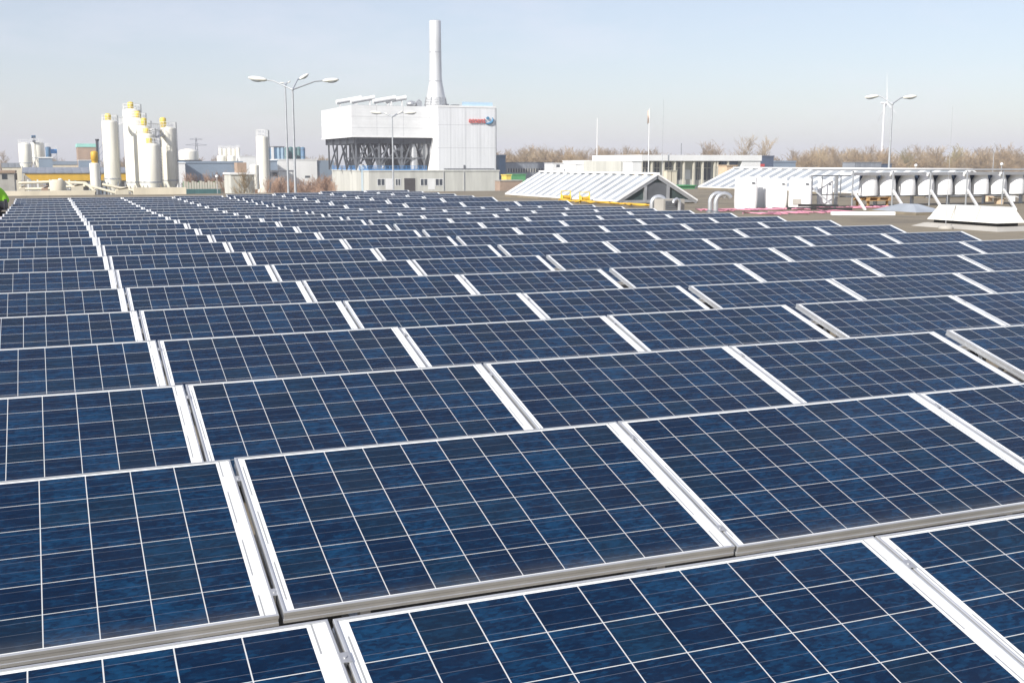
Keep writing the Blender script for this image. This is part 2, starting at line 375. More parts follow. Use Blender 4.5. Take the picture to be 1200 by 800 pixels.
pw = MB(); pw.box(-9, 2.1, 59.2, 59.58, ROOF, ROOF + 0.22)
tag(pw.build('parapet_wall', 'cream_wall', origin=(-3, 59.4, ROOF)), 'low cream parapet along the roof edge behind the leftmost column of panels', 'parapet')
pw = MB(); pw.box(3.9, 6.4, 58.9, 59.4, ROOF, ROOF + 0.34)
tag(pw.build('parapet_wall', 'cream_wall', origin=(5, 59.2, ROOF)), 'short cream parapet block at the roof edge below the white silos', 'parapet')

# ================================================================== SOLAR PANELS
PW, PH, TILT = 1.65, 0.99, R(15.52)
X0, Y0, GAP, G3, PY = 0.6307, 2.5031, 0.0133, 0.0951, 1.7226
DZ = [.029,.013,-.005,-.024,-.034,-.018,.001,.019,.036,.041,.045,.040,.027,.013,-.001,-.016,-.026,-.030,-.030,-.028,-.024,-.017,-.012,-.01]
DX = [-.052,-.038,-.037,-.028,-.025,-.028,-.026,-.009,-.015,-.011,0,.015,.02,.01,.02,.015,.03,.02,.018,.02,.03,.01,0,0]
DY = [.093,.071,.025,.013,.003,-.039,-.044,-.059,-.08,-.08,-.08,-.02,.02,0,.005,0,.02,0,.002,0,.02,0,.001,0]
FD, LIP = 0.041, 0.0085
def frame_mesh():
    prof = [(0, -FD), (0, -.030), (.0016, -.028), (.0016, -.015), (0, -.013), (0, -.0018), (.0018, 0), (LIP - .001, 0), (LIP, -.0045), (LIP, -.012)]
    mb = MB(); rings = []
    for d, z in prof:
        rings.append([(-PW/2 + d, d, z), (PW/2 - d, d, z), (PW/2 - d, PH - d, z), (-PW/2 + d, PH - d, z)])
    vs = [v for r in rings for v in r]
    fs = [(i*4 + k, i*4 + (k+1) % 4, (i+1)*4 + (k+1) % 4, (i+1)*4 + k) for i in range(len(prof)-1) for k in range(4)]
    mb.add(vs, fs)
    # inward bottom flange
    a = rings[0]; d = 0.03
    b = [(-PW/2 + d, d, -FD), (PW/2 - d, d, -FD), (PW/2 - d, PH - d, -FD), (-PW/2 + d, PH - d, -FD)]
    mb.add(a + b, [((k+1) % 4, k, 4 + k, 4 + (k+1) % 4) for k in range(4)])
    return mb
def lam_mesh():
    d = LIP - .0005; mb = MB(); z1, z0 = -.0042, -.010
    mb.box(-PW/2 + d, PW/2 - d, d, PH - d, z0, z1); return mb
def bracket_mesh(x):
    mb = MB(); w = 0.042
    zl = (-ROOF) - PH * sin(TILT)          # height of low edge above the roof, in root space
    yb, yt = 0.06, PH * cos(TILT) - 0.08
    zb, zt = zl + yb * tan(TILT) - FD - .002, zl + yt * tan(TILT) - FD - .002
    mb.box(x - w/2, x + w/2, -0.05, yt + 0.25, -0.07, 0.03)
    mb.box(x - w/2 + .004, x + w/2 - .004, yb, yb + 0.04, 0.03, zb)
    mb.box(x - w/2 + .004, x + w/2 - .004, yt, yt + 0.04, 0.03, zt)
    mb.bar((x, yt, 0.05), (x, yt - 0.30, zt - 0.085), 0.03)
    return mb
def clamp_mesh(y):
    mb = MB(); mb.box(PW/2 - .006, PW/2 + .0195, y, y + .036, -.001, .0016); mb.box(PW/2 + .003, PW/2 + .010, y + .006, y + .030, -FD, -.001)
    mb.tube((PW/2 + .0067, y + .018, .0016), (PW/2 + .0067, y + .018, .0045), .0045, n=6); return mb
_root = thing('solar_panel', '', '', (0, 0, 0)); root_proto = _root
Z_LOW = (-ROOF) - PH * sin(TILT)
fr = frame_mesh().build('frame', 'alu', _root); lm = lam_mesh().build('laminate', 'laminate', _root)
for o in (fr, lm): o.location = (0, 0, Z_LOW); o.rotation_euler = (TILT, 0, 0)
br = [bracket_mesh(x).build('mounting_bracket', 'steel', _root) for x in (-.55, .55)]
cl = [clamp_mesh(y).build('clamp', 'steel', _root) for y in (.10, .82)]
for o in cl: o.location = (0, 0, Z_LOW); o.rotation_euler = (TILT, 0, 0)
ORD = ['zeroth','first','second','third','fourth','fifth','sixth','seventh','eighth','ninth','tenth','eleventh','twelfth','thirteenth','fourteenth',
       'fifteenth','sixteenth','seventeenth','eighteenth','nineteenth','twentieth','twenty-first','twenty-second','twenty-third','twenty-fourth','twenty-fifth']
def panel_spot(c, r):
    x = X0 + c * (PW + GAP) + GAP/2 + PW/2 + (G3 if c >= 3 else 0) + DX[r]
    y = Y0 + r * PY + DY[r]
    z = DZ[r]
    if r >= 16: z += 0.155 * min(1, max(0, (c - 1.5) / 4)) * min(1, (r - 15) / 2)
    return x, y, z
first = True
for r in range(23):
    spots = []
    for c in range(-2, 12):
        if r >= 7 and c > 7: continue
        if r >= 17 and c > 6: continue
        if c < -1: continue
        x, y, z = panel_spot(c, r)
        y0 = y - PH * cos(TILT)
        pts = [px_of((x + sx * PW/2, yy, zz)) for sx in (-1, 1) for yy, zz in ((y, z), (y0, z - PH * sin(TILT)))]
        pts = [p for p in pts if p]
        if not pts: continue
        vis = [p for p in pts if -30 < p[0] < 1230 and -10 < p[1] < 812]
        if not vis and not (min(p[0] for p in pts) < 0 and max(p[0] for p in pts) > 1200):
            if not (min(p[0] for p in pts) < 1170 and max(p[0] for p in pts) > 30 and min(p[1] for p in pts) < 790 and max(p[1] for p in pts) > 0): continue
        spots.append((x, y0, z, pts))
    n = len(spots)
    for k, (x, y0, z, pts) in enumerate(spots):
        if n == 1: pos = 'only one'
        lab = f'blue solar panel, {ORD[k+1]} from the left in the {ORD[r+1]} row from the front'
        if k == n - 1: lab = f'blue solar panel cut off by the right edge in the {ORD[r+1]} row from the front' if r < 7 else f'blue solar panel at the right end of the {ORD[r+1]} row from the front'
        if k == 0: lab = f'blue solar panel cut off by the left edge in the {ORD[r+1]} row from the front' if r < 12 else f'blue solar panel at the left end of the {ORD[r+1]} row from the front'
        if first:
            o = root_proto; first = False; o.location = (x, y0, ROOF + z); o['label'] = lab
            o['category'] = 'solar panel'; o['group'] = 'blue solar panels in rows across the roof'
            WORLD[o.name] = Vector(o.location)
            continue
        o = root_proto.copy(); col.objects.link(o); o.location = (x + rnd.uniform(-.003, .003), y0 + rnd.uniform(-.004, .004), ROOF + z + rnd.uniform(-.003, .003)); o['label'] = lab
        o.rotation_euler = (R(rnd.uniform(-.2, .2)), R(rnd.uniform(-.09, .09)), R(rnd.uniform(-.08, .08)))
        for ch in [fr, lm] + br + (cl if r < 6 and not (abs(x - panel_spot(2, r)[0]) < .1) else []):
            q = ch.copy(); col.objects.link(q); q.parent = o

# ================================================================== THINGS ON THE ROOF
def gable_skylight(name, label, xl, xr, ya, yb, za, npan):
    """ridge along Y between ya (near gable) and yb; eaves at xl/xr"""
    t = thing(name, label, 'skylight', ((xl + xr)/2, (ya + yb)/2, ROOF))
    xm = (xl + xr)/2; ze = ROOF + 0.10
    cb = MB(); cb.box(xl - .05, xr + .05, ya + .02, yb, ROOF, ze); cb.build('curb', 'roof', t)
    nx, nz_ = (za - ze), (xm - xl); ll = math.hypot(nx, nz_)
    for side, sl in ((-1, xl), (1, xr)):
        gl = MB(); bars = MB()
        nrm = Vector((side * nx / ll, 0, nz_ / ll))
        e0, e1 = Vector((sl, ya, ze)), Vector((xm, ya, za))
        for k in range(npan):
            y0 = ya + (yb - ya) * k / npan; y1 = ya + (yb - ya) * (k + 1) / npan
            w = (y1 - y0)
            a, b, c_, d = Vector((sl, y0 + .03, ze)), Vector((sl, y1 - .03, ze)), Vector((xm, y1 - .03, za)), Vector((xm, y0 + .03, za))
            if side > 0: a, b, c_, d = b, a, d, c_
            th = nrm * 0.012
            gl.hexa([a - th, d - th, c_ - th, b - th], [a, d, c_, b])
            bars.bar(Vector((sl - side*-.0, y0, ze)) + nrm * .02, Vector((xm, y0, za)) + nrm * .02, w * 0.24, .06, up=nrm)
        bars.bar(Vector((sl, yb, ze)) + nrm * .02, Vector((xm, yb, za)) + nrm * .02, .12, .07, up=nrm)
        bars.bar(Vector((sl, ya - .01, ze)) + nrm * .012, Vector((sl, yb, ze)) + nrm * .012, .10, .05, up=nrm)
        gl.build('glazing', 'poly', t); bars.build('glazing_bars', 'bar_white', t)
    rg = MB(); rg.box(xm - .10, xm + .10, ya - .06, yb, za + .02, za + .09); rg.build('ridge_cap', 'bar_white', t)
    # near gable
    gg = MB(); gg.prism([(xl + .12, ze), (xr - .12, ze), (xm, za - .08)], 1, ya + .05, ya + .09); gg.build('gable_glazing', 'gable_glass', t)
    gf = MB()
    for a, b in (((xl, ze), (xm, za)), ((xr, ze), (xm, za))):
        gf.bar((a[0], ya, a[1] - .06), (b[0], ya, b[1] - .06), .10, .14)
    gf.box(xl, xr, ya - .03, ya + .04, ze - .06, ze + .05)
    for fx in (.36, .64):
        x = xl + (xr - xl) * fx; zt = ze + (za - ze) * (1 - abs(fx - .5) * 2)
        gf.box(x - .06, x + .06, ya - .035, ya + .045, ze, zt - .05)
    gf.build('gable_frame', 'steel', t)
    mid = MB(); x1, x2 = xl + (xr - xl) * .36 + .06, xl + (xr - xl) * .64 - .06
    mid.box(x1, x2, ya + .0, ya + .03, ze + .05, ze + (za - ze) * .70); mid.build('vent_panel', 'shade_steel', t)
    return t
zr = on_y(767, 205, 38.2).z
gable_skylight('gable_skylight', 'long gabled skylight with white glazing bars and dark glazed end behind yellow hose', 19.85, 23.4, 38.2, 49.3, zr, 15)
zr = on_z(838, 221, ROOF); 
gable_skylight('gable_skylight', 'white ribbed gabled skylight partly hidden by the white bulk bags', 36.4, 41.4, 40.0, 59.2, on_y(873, 197.5, 59.2).z, 20)

# box skylight on its dark curb
t = thing('roof_hatch', 'large off-white box skylight with sloped sides on a dark curb', 'skylight', (20.9, 21.3, ROOF))
xa, xb, ya, yb = 20.32, 21.05, 19.95, 22.1
b_ = MB(); b_.hexa([(xa-.35, ya-.35, ROOF), (xb+.5, ya-.35, ROOF), (xb+.5, yb+.3, ROOF), (xa-.35, yb+.3, ROOF)],
                   [(xa-.1, ya-.1, ROOF+.09), (xb+.1, ya-.1, ROOF+.09), (xb+.1, yb+.1, ROOF+.09), (xa-.1, yb+.1, ROOF+.09)]); b_.build('flashing', 'concrete', t)
b_ = MB(); b_.box(xa+.05, xb-.05, ya+.05, yb-.05, ROOF+.09, ROOF+.17); b_.build('curb', 'rubber', t)
b_ = MB()
lo, hi = ROOF + .17, ROOF + .53
b_.hexa([(xa-.06, ya-.06, lo), (xb+.06, ya-.06, lo), (xb+.06, yb+.06, lo), (xa-.06, yb+.06, lo)],
        [(xa-.04, ya-.04, lo+.05), (xb+.04, ya-.04, lo+.05), (xb+.04, yb+.04, lo+.05), (xa-.04, yb+.04, lo+.05)])
b_.hexa([(xa-.03, ya-.03, lo+.05), (xb+.03, ya-.03, lo+.05), (xb+.03, yb+.03, lo+.05), (xa-.03, yb+.03, lo+.05)],
        [(xa+.10, ya+.15, hi), (xb-.10, ya+.15, hi), (xb-.10, yb-.15, hi), (xa+.10, yb-.15, hi)])
b_.build('hood', 'skylight_white', t)
for y in (ya + .62, ya + 1.42):
    b_ = MB(); b_.hexa([(xa-.035, y, lo+.05), (xa-.03, y, lo+.05), (xa-.03, y+.03, lo+.05), (xa-.035, y+.03, lo+.05)],
                                        [(xa+.09, y, hi+.004), (xb-.09, y, hi+.004), (xb-.09, y+.03, hi+.004), (xa+.09, y+.03, hi+.004)]); b_.build('seam', 'concrete', t)
# grey pyramid rooflight
p = on_z(1068, 252, ROOF)
t = thing('pyramid_skylight', 'grey pyramid rooflight beside the off-white box skylight', 'skylight', (p.x + .6, p.y + .9, ROOF))
x0, x1, y0, y1 = p.x, p.x + 1.3, p.y - .2, p.y + 1.9
b_ = MB(); b_.box(x0, x1, y0, y1, ROOF, ROOF + .08); b_.build('curb', 'roof', t)
b_ = MB(); b_.hexa([(x0+.05, y0+.05, ROOF+.08), (x1-.05, y0+.05, ROOF+.08), (x1-.05, y1-.05, ROOF+.08), (x0+.05, y1-.05, ROOF+.08)],
                   [(x0+.55, y0+.75, ROOF+.30), (x1-.55, y0+.75, ROOF+.30), (x1-.55, y1-.75, ROOF+.30), (x0+.55, y1-.75, ROOF+.30)]); b_.build('dome', 'poly', t)
# flat curb boards
p = on_z(1005, 252, ROOF)
b_ = MB(); b_.hexa([(p.x-.75, p.y+.25, ROOF), (p.x+.95, p.y-.55, ROOF), (p.x+1.05, p.y-.35, ROOF), (p.x-.65, p.y+.45, ROOF)],
                   [(p.x-.75, p.y+.25, ROOF+.10), (p.x+.95, p.y-.55, ROOF+.10), (p.x+1.05, p.y-.35, ROOF+.10), (p.x-.65, p.y+.45, ROOF+.10)])
tag(b_.build('edge_profile', 'bar_white', origin=(p.x, p.y, ROOF)), 'pale metal edge profile lying flat on the roof before the rack', 'metal profile')
p = on_z(960, 246, ROOF); 
b_ = MB(); b_.bar((p.x-1.0, p.y+.4, ROOF+.06), (p.x+.75, p.y-.75, ROOF+.05), .10, .08); b_.bar((p.x-.6, p.y+.35, ROOF+.15), (p.x+.5, p.y-.35, ROOF+.14), .09, .08)
tag(b_.build('rubber_strip', 'rubber', origin=(p.x, p.y, ROOF)), 'black rubber strips lying on the roof below the bulk bags', 'rubber strip')

# white bulk bags
BAGS = [(874.5, 244.5, .72, 1.03, 'tall white bulk bag, leftmost of five by the skylight'), (892, 243, .36, 1.0, 'narrow white bulk bag squeezed second from left'),
        (910, 244, .70, .98, 'white bulk bag in the middle of the row of five'), (937, 245, .74, 1.0, 'white bulk bag with a grey label patch, fourth from left'),
        (966, 244, .50, .98, 'white bulk bag behind the handrail, rightmost of five')]
def bulk_bag(i, px, py, w, h, label):
    p = on_z(px, py, ROOF)
    t = thing('bulk_bag', label, 'bulk bag', (p.x, p.y, ROOF), 'white bulk bags stacked beside the skylight')
    rr = random.Random(i); a0 = R(-34 + rr.uniform(-7, 7)); c0, s0 = cos(a0), sin(a0)
    def q_(x, y, z): return (p.x + x*c0 - (y + .38)*s0, p.y + x*s0 + (y + .38)*c0, ROOF + z)
    mb = MB(); nz2 = 9; n = 32; vs = []
    for j in range(nz2 + 1):
        f = j / nz2
        bul = 1 + .07 * sin(pi * f) - .03 * f
        for k in range(n):
            a = 2 * pi * k / n; cx, cy = cos(a), sin(a)
            q = (abs(cx)**9 + abs(cy)**9) ** (-1/9)
            wob = 1 + .014 * sin(3 * a + 6 * f + i) + rr.uniform(-.007, .007)
            vs.append(q_(cx * q * w/2 * bul * wob, cy * q * .36 * bul * wob, h * f + (rr.uniform(-.03, .05) if j == nz2 else 0)))
    fs = [(j*n + k, j*n + (k+1) % n, (j+1)*n + (k+1) % n, (j+1)*n + k) for j in range(nz2) for k in range(n)]
    mb.add(vs, fs, True); mb.add(vs[-n:], [tuple(range(n))]); mb.add(vs[:n], [tuple(reversed(range(n)))])
    mb.build('sack', 'bag', t)
    for sx, sy in ((-1, -1), (1, -1), (-1, 1), (1, 1)):
        lp = MB(); x, y = sx * w * .40, sy * .30; hh = h + rr.uniform(.02, .07)
        lp.path([q_(x - .05, y, h - .05), q_(x - .03, y, hh), q_(x + .03, y, hh + .01), q_(x + .05, y, h - .05)], .018, 6)
        lp.build('lifting_loop', 'bag', t)
    def patch(x0, x1, z0, z1, nm, m):
        lb = MB(); yo = -.36*1.11
        lb.hexa([q_(x0, yo, z0), q_(x1, yo, z0), q_(x1, yo + .012, z0), q_(x0, yo + .012, z0)], [q_(x0, yo, z1), q_(x1, yo, z1), q_(x1, yo + .012, z1), q_(x0, yo + .012, z1)]); lb.build(nm, m, t)
    if i != 1: patch(w*.22, w*.36, h*.82, h*.88, 'printed_label', 'shade_steel')
    if i == 3: patch(-w*.32, w*.05, h*.16, h*.34, 'label_patch', 'concrete')
for i, a in enumerate(BAGS): bulk_bag(i, *a)

# rack with hanging white hoods
RY = 32.6
zb = on_y(1075, 199, RY).z
t = thing('hood_rack', 'long grey steel rack with top beam, posts and white diagonal struts carrying the hoods', 'rack', (on_y(1100, 191, RY).x, RY, ROOF))
xL, xR = on_y(952, 191, RY).x, 42.0
m_ = MB(); m_.box(xL, xR, RY - .05, RY + .05, zb - .025, zb + .035); m_.build('top_beam', 'galv', t)
posts = [1000.5, 1047.5, 1091.5, 1134.5, 1177.0, 1221]
zh = on_y(1048, 229, RY).z; zrl = on_y(1048, 205.5, RY).z
for q in posts:
    x = on_y(q, 191, RY).x
    m_ = MB(); m_.box(x - .02, x + .02, RY - .02, RY + .02, ROOF, zb - .04); m_.build('post', 'galv', t)
    m_ = MB(); sb = on_z(q + 13.5, 246.3, ROOF); m_.bar((x - .02, RY - .08, zh + .16), sb, .065, .08); m_.build('strut', 'bar_white', t)
x0p = on_y(1000.5, 191, RY).x
m_ = MB(); m_.box(x0p, xR, RY + .25, RY + .33, zh - .06, zh - .01); m_.box(x0p, xR, RY + .62, RY + .70, zh - .06, zh - .01); m_.build('bearer_rail', 'shade_steel', t)
m_ = MB()
for a, b in zip(posts[:-1], posts[1:]):
    xa_, xb_ = on_y(a, 191, RY).x + .10, on_y(b, 191, RY).x - .10
    m_.box(xa_, xb_, RY + .10, RY + .85, zb - .20, zb - .10)
m_.build('cover_plate', 'bar_white', t)
m_ = MB(); m_.box(x0p + 1.1, xR, RY + .92, RY + 1.0, zh + .1, zb - .12); m_.build('back_sheet', 'navy', t)
m_ = MB()
for q in posts: m_.box(on_y(q,191,RY).x - .05, on_y(q,191,RY).x + .05, RY + .86, RY + .95, ROOF, zb - .2)
m_.build('rear_posts', 'steel', t)
# end handrail of the rack
t2 = thing('handrail', 'thin grey handrail with braces at the left end of the rack', 'handrail', (on_y(960, 191, RY-.5).x, RY - .5, ROOF))
hy = RY - .6; m_ = MB(); xa_, xb_ = on_y(951, 191, hy).x, on_y(998, 191, hy).x
for z in (on_y(975, 206, hy).z, on_y(975, 228, hy).z): m_.tube((xa_, hy, z), (xb_, hy, z), .02, n=6)
for x in (xa_, (xa_*.72 + xb_*.28), (xa_*.25 + xb_*.75)): m_.tube((x, hy, on_y(975, 228, hy).z), (x, hy, on_y(975, 206, hy).z), .02, n=6)
m_.build('rails', 'shade_steel', t2)
m_ = MB(); m_.box(xa_ - .05, xa_ + .05, hy - .05, hy + .05, ROOF, on_y(955, 206, hy).z); m_.bar((xa_, hy, ROOF + .75), (xa_ + .42, hy - .9, ROOF + .02), .05); m_.build('post', 'steel', t2)

hoods = [1017, 1038.5, 1061.5, 1083.5, 1105, 1126.5, 1147.5, 1168.5, 1189, 1208]
HL = ['white rounded hood over the wooden pallet, leftmost of the row on the rack', 'white rounded hood, second from the left on the rack', 'white rounded hood, third from the left on the rack',
      'white rounded hood, fourth from the left on the rack', 'white rounded hood, fifth from the left, directly behind the thin rod', 'white rounded hood, fourth from the right on the rack', 'white rounded hood, third from the right on the rack',
      'white rounded hood, second last whole one at the right', 'white rounded hood, last whole one at the right edge', 'white rounded hood cut off by the right edge']
proto = None
for i, q in enumerate(hoods):
    p = on_y(q, 229, RY + .45); p.z = zh - .01
    w = 19.0 * (on_y(q + 1, 191, RY + .45).x - on_y(q, 191, RY + .45).x) / 2
    if proto is None:
        proto = thing('ventilation_hood', HL[0], 'vent hood', p, 'white hoods in a row on the rack')
        h = on_y(q, 205.5, RY + .45).z - p.z
        mb = MB(); n = 20; vs = []; prof = [(1.0, 0), (1.0, .05), (.985, .35), (.95, .55), (.86, .72), (.74, .84), (.66, .88), (.62, 1.0)]
        for f, z in prof:
            for k in range(n):
                a = 2*pi*k/n; cx, cy = cos(a), sin(a); s_ = f if cx < 0 else (f * .35 + .62)
                vs.append((p.x + cx * w * s_, p.y + cy * .30 * f, p.z + z * h))
        mb.add(vs, [(j*n+k, j*n+(k+1) % n, (j+1)*n+(k+1) % n, (j+1)*n+k) for j in range(len(prof)-1) for k in range(n)], True)
        mb.add(vs[:n], [tuple(reversed(range(n)))]); mb.add(vs[-n:], [tuple(range(n))])
        mb.build('shell', 'bag', proto)
        mb = MB(); mb.tube((p.x + .05, p.y, p.z + h), (p.x + .05, p.y, p.z + h + .10), w * .55, n=14); mb.build('collar', 'steel', proto)
    else: copy_tree(proto, p, HL[i])
# pallet under the first hoods
p = on_z(1026, 236, ROOF + .05); p = Vector((on_y(1026, 191, RY + .6).x, RY + .6, 0)); zt = on_y(1026, 231, RY + .6).z
m_ = MB()
for k in range(6): m_.box(p.x - .62, p.x + .45, p.y - .40 + k*.14, p.y - .30 + k*.14, zt - .01, zt + .012)
for x in (-.58, -.13, .35): m_.box(p.x + x, p.x + x + .09, p.y - .40, p.y + .40, zt - .10, zt - .012)
m_.box(p.x-.62, p.x + .45, p.y - .40, p.y - .30, zt - .125, zt - .102); m_.box(p.x-.62, p.x + .45, p.y + .30, p.y + .40, zt - .125, zt - .102)
for x in (-.5, .35):
    for y in (-.3, .3): m_.box(p.x + x, p.x + x + .07, p.y + y, p.y + y + .07, ROOF, zt - .127)
tag(m_.build('pallet', 'wood', origin=(p.x, p.y, ROOF)), 'orange-brown wooden pallet under the leftmost hoods', 'pallet')
# light debris under the rack
for k, (q, qq, lab) in enumerate(((1157, 233, 'small yellowish carton on the roof beneath the rack'), (1186, 233, 'small white carton on the roof beneath the rack'), (1170, 236, 'pinkish crumpled carton on the roof beneath the rack'))):
    p = on_z(q, qq + 3, ROOF); a = .3 + .4*k; m_ = MB(); c_, s_ = cos(a), sin(a)
    def rp(x, y): return (p.x + x*c_ - y*s_, p.y + x*s_ + y*c_)
    b4 = [rp(-.16, -.12), rp(.16, -.12), rp(.16, .12), rp(-.16, .12)]
    m_.hexa([(*v, ROOF) for v in b4], [(*v, ROOF + .22) for v in b4])
    l4 = [rp(-.17, -.24), rp(.17, -.24), rp(.17, -.122), rp(-.17, -.122)]
    m_.hexa([(l4[0][0], l4[0][1], ROOF+.15), (l4[1][0], l4[1][1], ROOF+.15), (*l4[2], ROOF+.21), (*l4[3], ROOF+.21)], [(l4[0][0], l4[0][1], ROOF+.16), (l4[1][0], l4[1][1], ROOF+.16), (*l4[2], ROOF+.222), (*l4[3], ROOF+.222)])
    tag(m_.build('carton', ('carton', 'bag', 'carton')[k], origin=(p.x, p.y, ROOF)), lab, 'carton')

# gooseneck pipes
def gooseneck(px, py, h, r, reach, label, dx=1.0, dy=-.25):
    p = on_z(px, py, ROOF); t = thing('gooseneck_vent', label, 'vent pipe', (p.x, p.y, ROOF))
    pts = [(p.x, p.y, ROOF), (p.x, p.y, ROOF + h*.35), (p.x, p.y, ROOF + h*.55)]
    for k in range(1, 9):
        a = pi * k / 9 * .92
        pts.append((p.x + dx * reach/2 * (1 - cos(a)), p.y + dy * reach/2 * (1 - cos(a)), ROOF + h*.55 + h*.42 * sin(a)))
    m_ = MB(); m_.path(pts, r, 12); m_.build('pipe', 'alu', t)
    m_ = MB(); m_.lathe((p.x, p.y, ROOF), [(r*1.9, 0), (r*1.8, .03), (r*1.15, .08)], 14); m_.build('collar', 'shade_steel', t)
gooseneck(764, 247, .46, .085, .42, 'short silver gooseneck vent left of the louvred roof unit')
gooseneck(832, 249, .62, .075, .50, 'silver gooseneck vent, left one of the close pair')
gooseneck(838.5, 250, .62, .075, .50, 'silver gooseneck vent, right one of the close pair')
p = on_z(790, 248, ROOF)
t = thing('ventilation_unit', 'grey box ventilation unit with a louvred side at the skylight end', 'ventilation unit', (p.x, p.y, ROOF))
m_ = MB(); m_.box(p.x - .40, p.x + .38, p.y, p.y + .6, ROOF, ROOF + .40); m_.build('casing', 'concrete', t)
m_ = MB()
for k in range(5): m_.hexa([(p.x-.34, p.y-.02, ROOF+.07+k*.06), (p.x+.1, p.y-.02, ROOF+.07+k*.06), (p.x+.1, p.y-.003, ROOF+.10+k*.06), (p.x-.34, p.y-.003, ROOF+.10+k*.06)],
                          [(p.x-.34, p.y-.02, ROOF+.08+k*.06), (p.x+.1, p.y-.02, ROOF+.08+k*.06), (p.x+.1, p.y-.003, ROOF+.11+k*.06), (p.x-.34, p.y-.003, ROOF+.11+k*.06)])
m_.build('louvre', 'shade_steel', t)
m_ = MB(); q = Vector((p.x + .12, p.y - .12, ROOF))
m_.path([(q.x, q.y, ROOF), (q.x, q.y, ROOF+.26), (q.x-.03, q.y-.01, ROOF+.36), (q.x-.12, q.y-.02, ROOF+.41), (q.x-.22, q.y-.03, ROOF+.36), (q.x-.24, q.y-.03, ROOF+.29)], .055, 10)
m_.build('gooseneck', 'alu', t)

# yellow hose heap and pink tubing
p = on_z(690, 238, ROOF); pts = []
rr = random.Random(3)
for k in range(60):
    f = k / 59; q = on_z(655 + 110 * f, 236.5 + 7.5 * f, ROOF)
    pts.append((q.x + .20 * sin(k * .8), q.y + .45 * sin(k * 1.37), ROOF + .06 + .05 * abs(sin(k * .9))))
m_ = MB(); m_.path(pts, .030, 8)
tag(m_.build('yellow_hose', 'yellow', origin=(p.x, p.y, ROOF)), 'yellow hose lying in loops along the foot of the gabled skylight', 'hose')
for k, (a, b) in enumerate(((663, 236), (685, 238))):
    q = on_z(a, b, ROOF); t = thing('hose_reel', ('yellow hose reel on the yellow hose, left one', 'yellow hose reel on the yellow hose, right one')[k], 'hose reel', (q.x, q.y, ROOF))
    m_ = MB(); m_.tube((q.x-.16, q.y, ROOF+.16), (q.x+.16, q.y, ROOF+.16), .09, n=14); m_.build('drum', 'yellow', t)
    m_ = MB()
    for s_ in (-1, 1):
        m_.tube((q.x + s_*.17, q.y, ROOF+.16), (q.x + s_*.19, q.y, ROOF+.16), .13, n=16); m_.bar((q.x + s_*.21, q.y, ROOF), (q.x + s_*.21, q.y, ROOF+.42), .03)
    m_.bar((q.x-.21, q.y, ROOF+.42), (q.x+.21, q.y, ROOF+.42), .03); m_.build('stand', 'cap_yellow', t)
for k, (xa_, ya_, xb_, yb_, lab) in enumerate(((822, 248, 1052, 243.5, 'tangled pink plastic tubing trailing along the roof past the bulk bags'),
                                               (880, 252, 985, 249, 'short length of pink tubing by the panel ends before the bags'))):
    pts = []
    for j in range(140 if k == 0 else 60):
        f = j / (139 if k == 0 else 59); q = on_z(xa_ + (xb_ - xa_) * f, ya_ + (yb_ - ya_) * f, ROOF)
        pts.append((q.x + .25 * sin(j * .55), q.y + .50 * sin(j * .9 + k) + .3 * sin(j * 2.1), ROOF + .03 + .03 * sin(j * 1.7) ** 2))
    q = on_z((xa_ + xb_)/2, ya_, ROOF); m_ = MB(); m_.path(pts, .017, 6)
    tag(m_.build('pink_tubing', 'pink', origin=(q.x, q.y, ROOF)), lab, 'plastic tubing')
# lightning rod
for px, py, top, lab, z in ((1108, 268, 126, 'thin bare lightning rod standing beside the off-white box skylight', ROOF),):
    p = on_z(px, py, z); h = on_d(px, top, (p - _C).dot(_F)).z
    t = thing('lightning_rod', lab, 'lightning rod', (p.x, p.y, z))
    m_ = MB(); m_.tube((p.x, p.y, z), (p.x, p.y, z + .9), .010, .009, 6); m_.tube((p.x, p.y, z + .9), (p.x, p.y, h), .006, .004, 6); m_.build('rod', 'steel', t)
    m_ = MB(); m_.lathe((p.x, p.y, z), [(.17, 0), (.17, .05), (.12, .08)], 14); m_.build('foot', 'concrete', t)

# worker crouching at the left edge
def skin_mesh(name, pts, edges, radii, m, parent, sub=2):
    me = bpy.data.meshes.new(name); off = WORLD[parent.name]
    me.from_pydata([Vector(p) - off for p in pts], edges, []); me.materials.append(M[m])
    o = bpy.data.objects.new(name, me); col.objects.link(o); o.parent = parent; WORLD[o.name] = off
    s_ = o.modifiers.new('skin', 'SKIN'); s_.use_smooth_shade = True
    for i, sv in enumerate(me.skin_vertices[0].data):
        r = radii[i]; sv.radius = r if isinstance(r, tuple) else (r, r); sv.use_root = (i == 0)
    ss = o.modifiers.new('sub', 'SUBSURF'); ss.levels = sub; ss.render_levels = sub
    return o
wp = on_z(3, 256, ROOF)
t = thing('person', 'worker in lime green high-visibility jacket and dark trousers crouching at the left edge', 'person', (wp.x, wp.y, ROOF))
def wv(x, y, z): return Vector((wp.x + x*1.08, wp.y + y*1.08, ROOF + z*1.08))     # faces left (-x)
pel = wv(.10, 0, .36)
